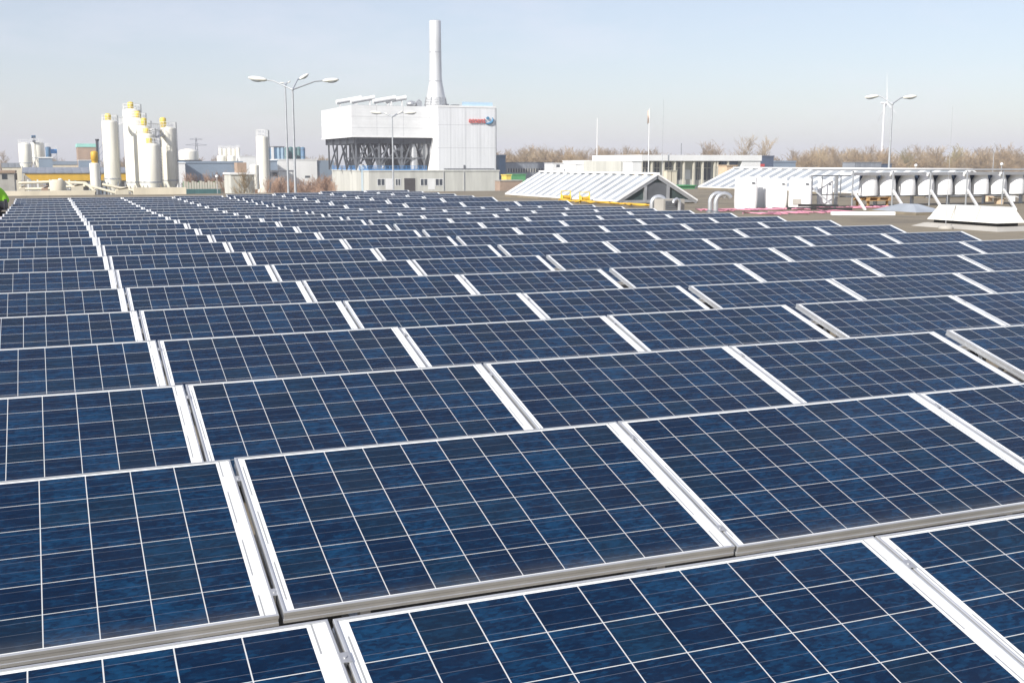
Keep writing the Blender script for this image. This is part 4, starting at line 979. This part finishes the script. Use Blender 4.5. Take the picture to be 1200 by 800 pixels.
# yellow conveyor building
Yc = 235; x0, x1 = xat(27, Yc), xat(152, Yc); za, zb_, zc = zat(90, 211.8, Yc), zat(90, 203.2, Yc), zat(90, 198, Yc)
t = thing('conveyor_hall', 'long open hall with yellow fascia and grey ribbed roof behind the pipes', 'hall', ((x0+x1)/2, Yc+8, GROUND))
m_ = MB(); m_.hexa([(x0+1.5, Yc, za), (x1, Yc, za), (x1, Yc+.25, za), (x0+1.5, Yc+.25, za)], [(x0, Yc, zb_), (x1, Yc, zb_), (x1, Yc+.25, zb_), (x0, Yc+.25, zb_)]); m_.build('fascia', 'yellow', t)
m_ = MB(); m_.hexa([(x0-.3, Yc-.2, zb_+.003), (x1, Yc-.2, zb_+.003), (x1, Yc+16, zc), (x0-.3, Yc+16, zc)], [(x0-.3, Yc-.2, zb_+.25), (x1, Yc-.2, zb_+.25), (x1, Yc+16, zc+.25), (x0-.3, Yc+16, zc+.25)]); m_.build('roof', 'grey_sheet', t)
m_ = MB()
for k in range(14):
    x = x0 + 1 + k*(x1 - x0 - 2)/13; m_.box(x-.15, x+.15, Yc+.3, Yc+.6, GROUND, za+.5)
m_.build('columns', 'steel', t)
m_ = MB(); m_.box(x0, x1, Yc+9, Yc+9.3, GROUND, zb_); m_.build('back_wall', 'concrete', t)
# pipes, tanks and skips behind the roof edge on the left
m_ = MB(); D = 120
for (a, ya_, b, yb_) in ((22, 214.5, 62, 213), (60, 213, 100, 214.5), (25, 221.5, 60, 221), (100, 214, 112, 225), (95, 215, 135, 226), (120, 216, 160, 224), (70, 219, 100, 218), (78, 213, 92, 224)):
    m_.tube(on_d(a, ya_, D), on_d(b, yb_, D), .14, n=8)
tag(m_.build('pipe_run', 'cream_wall', origin=on_d(60, 218, D)), 'pale pipes running criss-cross below the yellow fascia', 'pipes')
for k in range(11):
    q = 24 + k*6.2 + (k % 3); p = on_d(q, 191, D+1); m_ = MB()
    m_.bar((p.x, p.y, GROUND), (p.x, p.y, on_d(q, 211.5 - (k % 2), D+1).z), .16); m_.bar((p.x-.4, p.y, on_d(q, 213.5, D+1).z), (p.x+.4, p.y, on_d(q, 213.5, D+1).z), .12)
    tag(m_.build('pipe_support', 'white_metal' if k % 2 else 'steel', origin=(p.x, p.y, GROUND)), f'thin pale pipe support post below the yellow fascia, {ORD[k+1]} from the left', 'post', 'pipe support posts left of the silos')
p = on_d(66, 191, 112); zt_ = on_d(66, 213.5, 112).z
t = thing('mixing_tank', 'squat cream mixing tank with domed white lid among the pipes', 'tank', (p.x, p.y, GROUND))
m_ = MB(); m_.lathe((p.x, p.y, GROUND), [(.4, 4.2), (.72, 5.3), (.78, zt_-GROUND), (.5, zt_-GROUND+.25)], 18); m_.build('shell', 'cream_wall', t)
m_ = MB(); m_.ball((p.x+.25, p.y, zt_+.15), .26, .26, .22, 12, 8); m_.build('lid', 'white_metal', t)
m_ = MB()
for a in (45, 135, 225, 315): m_.bar((p.x+.6*cos(R(a)), p.y+.6*sin(R(a)), GROUND), (p.x+.6*cos(R(a)), p.y+.6*sin(R(a)), GROUND+5.5), .12)
m_.build('support_frame', 'steel', t)
p = on_d(52, 191, 110); zt_ = on_d(52, 214, 110).z
for q, w, yt, lab in ((23, 8, 219, 'pale lean-to duct casing just right of the worker'), (50, 9, 219.5, 'brown crate stack below the yellow fascia'), (88, 16, 217, 'pale sloped chute casing among the pipes'), (140, 18, 221, 'cream low casing at the foot of the silos')):
    D2 = 105; p = on_d(q, 191, D2); k = D2/FPX; w2 = w*k/2; zt_ = on_d(q, yt, D2).z; m_ = MB()
    m_.hexa([(p.x-w2, p.y-.5, GROUND), (p.x+w2, p.y-.5, GROUND), (p.x+w2, p.y+.5, GROUND), (p.x-w2, p.y+.5, GROUND)], [(p.x-w2*.7, p.y-.5, zt_-.2), (p.x+w2*.9, p.y-.5, zt_), (p.x+w2*.9, p.y+.5, zt_+.1), (p.x-w2*.7, p.y+.5, zt_-.1)])
    m_.box(p.x-w2*.75, p.x+w2*.95, p.y-.55, p.y+.55, zt_+.11, zt_+.15)
    tag(m_.build('duct_casing', 'brown_wall' if q == 50 else 'cream_wall', origin=(p.x, p.y, GROUND)), lab, 'casing')
# tanks right of the silos
silo(221.5, 22.5, 176.5, 187.5, 420, 'wide round white tank on a dark plinth right of the silos', None, name='storage_tank', cage=False, rail=False, legs=False)
building('tank_plinth', 'dark plinth building under the wide round tank', 'plinth', 209, 236, 187.5, 425, 12, 'slate_sheet', .4, 'dark_steel')
for k, (q, w, yt, yb) in enumerate(((259, 4.4, 174, 184), (264.3, 4.4, 174.5, 184), (269.6, 4.4, 174, 184), (274.6, 4.4, 175, 184), (279.5, 4.6, 173.5, 184), (260, 11, 183, 191), (271.5, 10, 183, 191))):
    silo(q, w, yt, yb, 430 if k > 4 else 436, ['slim pale silo, leftmost of the distant row of five', 'slim pale silo, second of the distant row of five', 'slim pale silo, middle of the distant row of five', 'slim pale silo, fourth of the distant row of five', 'slim pale silo with a taller top at the right of the distant five',
         'squat pale tank in front of the distant slim silos, left one', 'squat pale tank in front of the distant slim silos, right one'][k], None, name='storage_tank', cage=False, legs=False, group='distant pale tanks beyond the slate hall', rail=k < 5)
building('plant_block', 'pale stepped plant block behind the slim distant silos', 'building', 281, 300, 183, 440, 20, 'white_metal', .3)
silo(298, 10.5, 193.5, 222, 160, 'small white silo between the tree-shaded hut and the slim cream silo', None, legs=False, cage=False, rail=False)
# pylon
p = on_d(231, 191, 900); zt_ = on_d(231, 162, 900).z
t = thing('transmission_pylon', 'faint grey lattice pylon above the wide round tank', 'pylon', (p.x, p.y, GROUND))
m_ = MB(); 
for dx, dy in ((-2,-2),(2,-2),(2,2),(-2,2)): m_.bar((p.x+dx, p.y+dy, GROUND), (p.x+dx*.15, p.y+dy*.15, zt_), .3)
for k in range(7):
    f0, f1 = k/7, (k+1)/7; a0, a1 = 2*(1-f0*.85), 2*(1-f1*.85); z0_, z1_ = GROUND+(zt_-GROUND)*f0, GROUND+(zt_-GROUND)*f1
    m_.bar((p.x-a0, p.y-a0, z0_), (p.x+a1, p.y-a1, z1_), .2); m_.bar((p.x+a0, p.y-a0, z0_), (p.x-a1, p.y-a1, z1_), .2)
m_.build('tower', 'shade_steel', t)
m_ = MB()
for z, w in ((zt_-1, 5), (zt_-5.5, 8.5)):
    for s_ in (-1, 1): m_.bar((p.x, p.y, z+1), (p.x+s_*w, p.y, z), .25); m_.bar((p.x, p.y, z-.4), (p.x+s_*w, p.y, z), .25)
m_.build('cross_arm', 'shade_steel', t)
# white hut behind bare tree
t, x0, x1, z1 = building('pump_hut', 'white concrete hut partly veiled by a bare tree', 'hut', 270, 297.5, 202.5, 150, 6, 'beige_wall', .25)
m_ = MB(); m_.box(x0+1.0, x0+2.2, 151, 153.5, z1+.003, z1+1.3); m_.build('roof_box', 'brown_wall', t)
# green-white hoarding
Yf = 180; t = thing('hoarding_fence', 'pale green slatted hoarding below the brown shrubs', 'fence', (xat(238, Yf), Yf, GROUND))
m_ = MB(); x0, x1 = xat(214, Yf), xat(262, Yf); zt_ = zat(238, 212, Yf)
k = 0; x = x0
while x < x1: m_.box(x, x+.32, Yf, Yf+.05, GROUND+.5, zt_ - .12*(k % 3)); x += .40; k += 1
m_.build('boards', 'column', t)
m_ = MB(); m_.box(x0, x1, Yf+.06, Yf+.16, zt_-.9, zt_-.7); m_.box(x0, x1, Yf+.06, Yf+.16, GROUND+1.2, GROUND+1.4)
for k in range(9): m_.box(x0+k*(x1-x0)/8-.06, x0+k*(x1-x0)/8+.06, Yf+.17, Yf+.29, GROUND, zt_-.1)
m_.build('fence_posts', 'green', t)
m_ = MB(); m_.box(x0+.2, x0+6.5, Yf-1.2, Yf-.6, GROUND, zat(225, 221.5, Yf))
for k in range(4): m_.box(x0+.5+k*1.5, x0+1.4+k*1.5, Yf-1.25, Yf-1.203, GROUND+.3, zat(225, 223, Yf))
tag(m_.build('dark_container', 'teal', origin=(x0+3, Yf-.9, GROUND)), 'dark low container at the foot of the slatted hoarding', 'container')

# right: buildings
building('blue_shed', 'deep blue block right of the power plant', 'building', 584.5, 592.5, 181.5, 325, 10, 'blue_sheet', .4, 'blue_sheet')
t, x0, x1, z1 = building('ribbed_hall', 'grey ribbed hall with dark band low on its front', 'hall', 592.8, 648, 190, 340, 30, 'grey_sheet', .3, 'shade_steel')
wbox(594, 640, 197.5, 202, 340, .02, 'window_band', 'window', t, .05)
m_ = MB()
for k in range(16): q = 594.5 + k*3; m_.box(xat(q,340)-.1, xat(q,340)+.1, 339.85, 339.94, zat(q, 202, 340), zat(q, 197.5, 340))
m_.build('mullions', 'column', t)
t, x0, x1, z1 = building('site_cabin', 'white site cabin beside the ribbed hall', 'cabin', 648, 661, 191, 330, 7, 'white_metal', .2)
wbox(652, 656, 193, 196, 330, .02, 'window', 'window', t, .05)
building('site_cabin', 'white cabin left of the large white warehouse', 'cabin', 675, 691.5, 192, 322, 8, 'white_metal', .2)
t, x0, x1, z1 = building('warehouse', 'plain white warehouse block beside the columned building', 'warehouse', 691, 731, 188, 318, 20, 'white_metal', .2)
for a, b in ((730.8, 735), (741.5, 744)): pass
# columned long building
Yw = 210; x0, x1 = xat(733, Yw), xat(888, Yw)
zr0, zr1_ = zat(820, 188.6, Yw), zat(820, 181.8, Yw)
t = thing('depot_building', 'long low depot with white overhanging roof and pale columns', 'depot', ((x0+x1)/2, Yw+10, GROUND))
xr0 = xat(748.5, Yw)
m_ = MB(); m_.box(xr0, x1+.2, Yw-1.2, Yw+22, zr0, zr1_); m_.build('roof', 'white_metal', t)
m_ = MB(); m_.box(x0, xat(866, Yw), Yw+2, Yw+20, GROUND, zr0-.003); m_.build('wall', 'beige_wall', t)
m_ = MB(); m_.box(xat(866.5, Yw), x1, Yw-1.0, Yw+20.1, GROUND, zr0-.003); m_.build('end_block', 'white_metal', t)
for a, b in ((733, 736.5), (752.5, 759), (767, 772.5), (779.5, 787), (790, 797), (816, 820), (824, 833), (840, 848)):
    q = MB(); Y2 = Yw+2; q.box(xat(a,Y2), xat(b,Y2), Y2-.05, Y2-.005, zat(a, 211, Y2), zat(a, 189.8, Y2)); w = q.build('window', 'window', t)
    q = MB(); xm = (xat(a,Y2)+xat(b,Y2))/2; q.box(xm-.06, xm+.06, Y2-.12, Y2-.053, zat(a, 211, Y2), zat(a, 189.8, Y2)); zm = zat(a, 197, Y2); q.box(xat(a,Y2), xm-.061, Y2-.12, Y2-.053, zm-.06, zm+.06); q.box(xm+.061, xat(b,Y2), Y2-.12, Y2-.053, zm-.06, zm+.06); q.build('window_frame', 'column', w)
for a in (750, 762, 775.5, 789, 799.5, 811, 821.5, 835.5, 838.5, 851):
    q = MB(); q.box(xat(a,Yw)-.18, xat(a,Yw)+.18, Yw-.9, Yw-.5, GROUND, zr0-.003); q.build('column', 'column', t)
q = MB(); q.box(xat(849.5,Yw), xat(866,Yw), Yw+.5, Yw+1.9, GROUND, zat(858, 189, Yw)); q.build('entrance', 'navy', t)
q = MB(); Y2 = Yw+2; q.box(xat(800,Y2), xat(809,Y2), Y2-.12, Y2-.06, zat(804, 210, Y2), zat(804, 199, Y2)); q.build('roller_door', 'white_metal', t)
building('site_cabin', 'white cabin with dark corner in front of the columned depot', 'cabin', 741, 752, 188.5, 200, 4, 'white_metal', .15)
building('navy_hall', 'dark blue hall at the right end of the white depot', 'hall', 890, 906.5, 182.5, 260, 20, 'navy', .3, 'navy')
t, x0, x1, z1 = building('slate_hall', 'slate blue low hall right of the navy hall', 'hall', 906.7, 932.5, 188.5, 270, 16, 'slate_sheet', .4, 'slate_sheet')
wbox(890.5, 896, 192.2, 195.5, 260, .02, 'dummy', 'red', t, .06).name = 'red_panel'
building('storage_container', 'grey ribbed container in front of the bare wood', 'container', 1002, 1033, 190, 240, 5, 'grey_sheet', .15, 'steel')
building('storage_container', 'small dark container touching the right end of the grey one', 'container', 1033.6, 1045, 192, 240, 5, 'navy', .15, 'navy')
building('packing_crate', 'tall tan crate beside the depot end', 'crate', 852, 863.5, 193.5, 150, 2.4, 'carton', .12, 'carton')
for k, (a, b) in enumerate(((782, 787), (788, 793.5))):
    building('pallet_stack', ('cream wrapped pallet stack in front of the depot, left one', 'cream wrapped pallet stack in front of the depot, right one')[k], 'pallet stack', a, b, 199.5, 190, 1.4, 'cream_wall', .12, 'column')
building('green_container', 'low green container on the yard between the skylights', 'container', 791, 815, 217, 110, 2.5, 'green', .12, 'green')
building('green_container', 'green skip seen left of the long skylight', 'container', 600, 616, 204, 240, 3, 'green', .2, 'green')
building('yellow_container', 'small yellow bin right of the power plant', 'bin', 593.5, 599, 204.5, 235, 3, 'cap_yellow', .2, 'cap_yellow')
building('dirt_bunker', 'brown retaining wall by the power plant corner', 'wall', 586, 612, 211, 225, 3, 'brown_wall', .2, 'concrete')
# yellow gantry over the depot yard
Yg = 140; t = thing('gantry_beam', 'yellow gantry beam before the columned depot', 'gantry', (xat(758, Yg), Yg, GROUND))
m_ = MB(); m_.box(xat(743, Yg), xat(773, Yg), Yg, Yg+.5, zat(758, 205, Yg), zat(758, 202.3, Yg)); m_.build('beam', 'yellow', t)
m_ = MB()
for q in (744.5, 771.5): m_.bar((xat(q, Yg), Yg+.25, GROUND), (xat(q, Yg), Yg+.25, zat(758, 205.01, Yg)), .3)
m_.build('legs', 'yellow', t)
def truck(label, px, py, D, mcab, mbox, s=1.0):
    p = on_d(px, 191, D); zc = on_d(px, py, D).z; p.z = GROUND
    t = thing('parked_truck', label, 'truck', p)
    m_ = MB(); m_.box(p.x-2.6*s, p.x+1.2*s, p.y-1.1*s, p.y+1.1*s, p.z+.9*s, p.z+3.2*s); m_.build('cargo_box', mbox, t)
    m_ = MB(); m_.hexa([(p.x+1.35*s, p.y-1.05*s, p.z+.7*s), (p.x+3.0*s, p.y-1.05*s, p.z+.7*s), (p.x+3.0*s, p.y+1.05*s, p.z+.7*s), (p.x+1.35*s, p.y+1.05*s, p.z+.7*s)], [(p.x+1.35*s, p.y-1.0*s, p.z+2.6*s), (p.x+2.6*s, p.y-1.0*s, p.z+2.6*s), (p.x+2.6*s, p.y+1.0*s, p.z+2.6*s), (p.x+1.35*s, p.y+1.0*s, p.z+2.6*s)]); cb = m_.build('cab', mcab, t)
    m_ = MB(); m_.box(p.x+1.6*s, p.x+2.5*s, p.y-1.08*s, p.y-1.055*s, p.z+1.6*s, p.z+2.3*s); m_.build('side_window', 'window', cb)
    for x in (-1.7, 2.2):
        for y in (-1.0, .75): m_ = MB(); m_.tube((p.x+x*s, p.y+y*s, p.z+.45*s), (p.x+x*s, p.y+(y+.28)*s, p.z+.45*s), .45*s, n=16); m_.build('wheel', 'rubber', t)
    m_ = MB(); m_.box(p.x-2.6*s, p.x+2.9*s, p.y-.5*s, p.y+.5*s, p.z+.5*s, p.z+.69*s); m_.build('chassis', 'dark_steel', t)
truck('white truck with red cab standing before the grey ribbed hall', 630, 200, 330, 'red', 'white_metal', 1.25)
truck('red truck standing near the tan crate by the depot', 842, 212, 150, 'red', 'red', .75)

# ================================================================== LAMPS, POLES, TURBINE
def lamp(px, ytop, D, arms, label, heads, pole_r=.09, group='tall street lamps with angled arms'):
    """arms: list of (tip px, tip py, head px length); heads sit on the arm tips"""
    p = on_d(px, 191, D); zt = on_d(px, ytop, D).z
    t = thing('street_lamp', label, 'street lamp', (p.x, p.y, GROUND), group)
    m_ = MB(); m_.tube((p.x, p.y, GROUND), (p.x, p.y, GROUND+2.2), pole_r*1.6, pole_r*1.5, 12); m_.tube((p.x, p.y, GROUND+2.2), (p.x, p.y, zt), pole_r*1.3, pole_r*.75, 12); m_.ball((p.x, p.y, zt), pole_r*1.2, pole_r*1.2, pole_r*1.5, 10, 6); m_.build('pole', 'galv', t)
    for tx, ty, hx, hy, back, ln in arms:
        e = on_d(tx, ty, D + back); h = on_d(hx, hy, D + back * 1.25)
        a = Vector((p.x, p.y, zt)); mid = a.lerp(e, .75) + Vector((0, 0, .10 * (e - a).length * .5))
        m_ = MB(); m_.path([a, a.lerp(mid, .5), mid, e], [pole_r*.65, pole_r*.6, pole_r*.55, pole_r*.55], 8); am = m_.build('arm', 'galv', t)
        d = (h - e).normalized(); c_ = (e + h)/2; L_ = (h - e).length
        rot = d.to_track_quat('X', 'Z').to_matrix()
        m_ = MB(); m_.ball(c_, L_*.52, L_*.19, L_*.13, 16, 8, rot); m_.build('lamp_head', 'skylight_white', am)
        m_ = MB(); m_.ball(c_ - Vector((0, 0, L_*.06)) + d * L_*.08, L_*.34, L_*.15, L_*.11, 14, 8, rot); m_.build('lens', 'galv', am)
lamp(345.3, 106, 88, [(313, 94.0, 291, 91.0, 0, 0), (378, 94.8, 397, 93.5, 0, 0), (351, 93, 361.5, 86.8, 2.5, 0)], 'tall lamp with three arms left of the power plant', 3)
lamp(337, 102.5, 128, [(333.5, 97.6, 328, 97.0, 0, 0), (336.8, 97.6, 340.5, 95, 1.0, 0)], 'paler lamp mast right behind the three-armed lamp', 2, .11)
lamp(460.5, 137.5, 190, [(447.5, 132.8, 434, 131.2, 0, 0), (473, 132, 488, 132, 0, 0), (455, 135.5, 451, 132.0, 2.0, 0), (466, 134, 472, 130, 1.5, 0)], 'slim four-armed lamp standing in front of the condenser box', 4, .13)
lamp(1042, 122.5, 92, [(1030, 112.5, 1013.5, 114.3, 0, 0), (1058, 114.5, 1074.5, 112.8, 0, 0)], 'two-armed lamp above the rack of white hoods', 2)
def mast(px, y0, D, r, label, name='pole', cat='pole', m='white_metal', z=GROUND):
    p = on_d(px, 191, D); t = thing(name, label, cat, (p.x, p.y, z)); zt = on_d(px, y0, D).z
    m_ = MB(); m_.tube((p.x, p.y, z), (p.x, p.y, zt), r, r*.55, 8); m_.tube((p.x, p.y, zt), (p.x, p.y, zt+.12), r*.9, r*.3, 8); m_.build('shaft', m, t); return t, p, zt
mast(699.5, 139, 300, .19, 'faint pale mast above the white warehouse', 'antenna_mast', 'mast')
mast(776, 119, 150, .045, 'very thin pale rod right of the flag', 'lightning_rod', 'lightning rod', 'galv')
mast(1164, 168, 160, .07, 'short thin pole before the bare wood at the far right', 'pole', 'pole', 'galv')
mast(798, 168.5, 260, .12, 'short grey antenna rising behind the depot roof', 'antenna_mast', 'mast', 'shade_steel')
t, p, zt_ = mast(760, 128, 230, .13, 'faded orange flag hanging on a pale flagpole behind the depot', 'flagpole', 'flagpole')
k = 230/FPX
flag_mb(p.x + .3*k, p.y, zt_ - .1, 3.0*k, 15*k, .04).build('flag', 'flag_mat', t)
for q, qq, lab in ((1073.5, 194, 'small white globe lamp before the bare wood, left one'), (1174, 192.5, 'small white globe lamp before the bare wood, right one'), (253.5, 206.8, 'small white globe lamp over the slatted hoarding')):
    D = 170; p = on_d(q, 191, D); zt_ = on_d(q, qq, D).z; t = thing('globe_lamp', lab, 'lamp', (p.x, p.y, GROUND), 'white globe lamps')
    m_ = MB(); m_.tube((p.x, p.y, GROUND), (p.x, p.y, zt_-.2), .07, .05, 8); m_.build('pole', 'galv', t); m_ = MB(); m_.ball((p.x, p.y, zt_), .24, .24, .24, 14, 10); m_.build('globe', 'white_metal', t)
# wind turbine
D = 1900; p = on_d(1033, 191, D); zt_ = on_d(1033, 122, D).z
t = thing('wind_turbine', 'white wind turbine far off behind the two-armed lamp', 'wind turbine', (p.x, p.y, GROUND))
m_ = MB(); m_.tube((p.x, p.y, GROUND), (p.x, p.y, zt_), 2.6, 1.5, 16); m_.build('tower', 'white_metal', t)
fd = Vector((_F.x, _F.y, 0)).normalized(); m_ = MB(); sd2 = (_R*.999 + fd*.04).normalized(); hub = Vector((p.x, p.y, zt_+.8)) + sd2*4
m_.tube(Vector((p.x, p.y, zt_+.8)) - sd2*6, hub - sd2*.4, 1.8, 1.5, 12); m_.build('nacelle', 'white_metal', t)
ax = sd2.cross(Vector((0, 0, 1))).normalized()
m_ = MB(); m_.ball(hub, 1.6, 1.6, 1.6, 12, 8); m_.build('hub', 'white_metal', t)
for k in range(3):
    a = R(97 + 120*k); d = Vector((0,0,1))*sin(a) + ax*cos(a); w = d.cross(sd2).normalized()
    m_ = MB(); b0, b1 = hub + d*1.4, hub + d*52
    m_.hexa([b0 - w*1.5 - sd2*.5, b0 + w*1.5 - sd2*.5, b0 + w*1.5 + sd2*.5, b0 - w*1.5 + sd2*.5], [b1 - w*.15 - sd2*.05, b1 + w*.15 - sd2*.05, b1 + w*.15 + sd2*.05, b1 - w*.15 + sd2*.05]); m_.build('blade', 'white_metal', t)

# ================================================================== TREES
def twig_tree(rng, h, w, levels=3, n0=7, spread=.9, trunk_r=None, tw=.03, upright=.5, minr=.02):
    """returns (trunk MB, crown MB): leafless tree of tapered 3-4 sided branches"""
    tr, cr_ = MB(), MB(); trunk_r = trunk_r or h*.018
    def branch(p, d, ln, r, lv):
        q = p; dd = d.copy(); seg = 3 if lv < 2 else 2
        for s_ in range(seg):
            dd = (dd + Vector((rng.uniform(-.16, .16), rng.uniform(-.16, .16), .08*upright))).normalized()
            q2 = q + dd * (ln/seg); ra = r*(1 - s_/seg*.55); rb = r*(1 - (s_+1)/seg*.55)
            (tr if lv == 0 else cr_).tube(q, q2, max(ra, minr), max(rb, minr*.8), 6 if lv == 0 else 3, False)
            if lv < levels:
                nb = (n0 if lv == 0 else 3)
                for b in range(nb // seg + 1):
                    if lv == 0 and s_ == 0: continue
                    f = rng.random(); pp = q.lerp(q2, f); a = rng.uniform(0, 2*pi); el = rng.uniform(.35, .95) * spread
                    o1 = dd.orthogonal().normalized(); o2 = dd.cross(o1)
                    nd = (dd * cos(el) + (o1*cos(a) + o2*sin(a)) * sin(el)); nd.z += .18*upright; nd.normalize()
                    branch(pp, nd, ln * rng.uniform(.42, .62) * (w if lv == 0 else 1), ra*.5, lv+1)
            q = q2
        return q
    branch(Vector((0,0,0)), Vector((0,0,1)), h*.92, trunk_r, 0)
    return tr, cr_
protos = []
for k in range(5):
    rng = random.Random(40+k)
    pr = twig_tree(rng, 1.0, .72, 3, 24, .85, .015, upright=.9, minr=.0028)
    zt_ = max(v[2] for v in pr[1].v)
    for sm in pr: sm.v = [(v[0]/zt_, v[1]/zt_, v[2]/zt_) for v in sm.v]
    protos.append(pr)
# individual bare trees
def tree(px, ytop, D, w, label, k, m, group):
    p = on_d(px, 191, D); h = on_d(px, ytop, D).z - GROUND; t = thing('bare_tree', label, 'tree', (p.x, p.y, GROUND), group)
    rot = rnd.uniform(0, 6.28); c_, s_ = cos(rot), sin(rot)
    for nm, src, mm in (('trunk', protos[k][0], 'bark'), ('crown', protos[k][1], m)):
        mb = MB(); mb.v = [(p.x + (v[0]*c_ - v[1]*s_)*h*w, p.y + (v[0]*s_ + v[1]*c_)*h*w, GROUND + v[2]*h) for v in src.v]; mb.f = src.f; mb.smooth = src.smooth
        mb.build(nm, mm, t)
TL = [(874, 156.5, 470, 1.3, 'tall spreading bare tree above the right part of the depot roof', 'twig_pale'), (893, 158, 475, 1.3, 'bare tree beside the tallest one over the depot end', 'twig_pale'),
      (846, 163, 470, 1.5, 'round brown bare tree over the middle of the depot roof', 'twig'), (826, 165, 480, 1.5, 'smaller brown bare tree left of the round one behind the depot', 'twig'),
      (700, 166, 520, .9, 'upright bare tree behind the pale mast', 'twig'), (730, 168, 520, .9, 'upright bare tree left of the depot roof end', 'twig'), (770, 171, 500, 1.2, 'low bare tree behind the flagpole', 'twig'),
      (961, 168, 440, 1.1, 'bare tree above the slate hall end', 'twig_pale'), (1115, 167.5, 430, 1.5, 'yellowish willow-like bare tree behind the thin rod', 'twig_green'), (1062, 169, 430, 1.5, 'yellowish bare tree right of the two-armed lamp', 'twig_green'),
      (7, 175, 600, 1.2, 'lone dark bare tree at the far left horizon', 'twig'), (375, 181, 420, 1.5, 'brown bare tree seen under the condenser box edge', 'twig')]
for i, (a, b, D, w, lab, mm) in enumerate(TL): tree(a, b, D, w, lab, i % 5, mm, None)
tree(287, 193, 145, 1.0, 'pale bare tree in front of the white concrete hut', 1, 'twig_pale', None)
tree(174, 213, 130, 1.1, 'small bare tree at the foot of the silo cluster', 2, 'twig', None)
tree(183, 216, 125, 1.0, 'smallest bare tree by the short parapet block', 3, 'twig', None)
# the far wood reads as one mass
def wood(name, label, cat, spans, m, n, seed, wr=(1.0, 1.7)):
    rng = random.Random(seed); V, F_ = [], []
    for i in range(n):
        a, b, yt, D0, D1 = spans[rng.randrange(len(spans))]
        px = rng.uniform(a, b); D = rng.uniform(D0, D1); p = on_d(px, 191, D); h = (on_d(px, yt, D).z - GROUND) * rng.uniform(.66, 1.03); w = rng.uniform(*wr)
        src = protos[rng.randrange(5)]; rot = rng.uniform(0, 6.28); c_, s_ = cos(rot)*h*w, sin(rot)*h*w
        for sm in src:
            o = len(V); V += [(p.x + v[0]*c_ - v[1]*s_, p.y + v[0]*s_ + v[1]*c_, GROUND + v[2]*h) for v in sm.v]; F_ += [tuple(q + o for q in f) for f in sm.f]
    mb = MB(); mb.v = V; mb.f = F_; mb.smooth = [False]*len(F_)
    o = mb.build(name, m); tag(o, label, cat, kind='stuff'); return o
wood('woodland', 'bare brown wood along the whole right horizon', 'woodland', [(575, 765, 169, 480, 620), (575, 765, 172, 460, 600), (740, 960, 174, 480, 620), (930, 1220, 167, 430, 620), (930, 1220, 169.5, 430, 600)], 'twig', 210, 5)
wood('woodland', 'paler strip of bare trees within the far right wood', 'woodland', [(940, 1215, 170, 410, 600), (590, 750, 172, 470, 600)], 'twig_pale', 80, 6)
wood('undergrowth', 'dense brown undergrowth in front of the far wood', 'undergrowth', [(570, 1230, 181, 400, 470), (900, 1230, 178, 380, 430), (580, 760, 179, 400, 450)], 'twig', 150, 8, (1.6, 2.6))
wood('woodland', 'distant brown wood low on the left horizon', 'woodland', [(215, 400, 180, 520, 700), (-20, 130, 184, 560, 700), (130, 230, 183, 560, 700)], 'twig', 80, 9, (1.4, 2.2))
wood('shrubs', 'russet brown bare shrubs before the white warehouse', 'shrubs', [(300, 392, 202, 175, 225), (310, 388, 205, 165, 210), (215, 268, 198, 195, 230), (255, 300, 205, 160, 200)], 'twig_red', 120, 10, (.8, 1.3))

# ================================================================== HAZE
hz = MB(); hz.box(-2700, 2700, -700, 2700, GROUND - 1, 48)
ho = hz.build('haze', 'concrete'); ho.data.materials.clear()
hm = bpy.data.materials.new('haze'); hm.use_nodes = True; hn = hm.node_tree; hn.nodes.clear()
pv = hn.nodes.new('ShaderNodeVolumePrincipled'); pv.inputs['Color'].default_value = (0.91, 0.92, 1.0, 1); pv.inputs['Density'].default_value = 0.00045
pv.inputs['Anisotropy'].default_value = 0.0
out = hn.nodes.new('ShaderNodeOutputMaterial'); hn.links.new(pv.outputs[0], out.inputs['Volume'])
ho.data.materials.append(hm); ho['kind'] = 'stuff'; ho['label'] = 'thin pale haze over the whole industrial estate'; ho['category'] = 'haze'
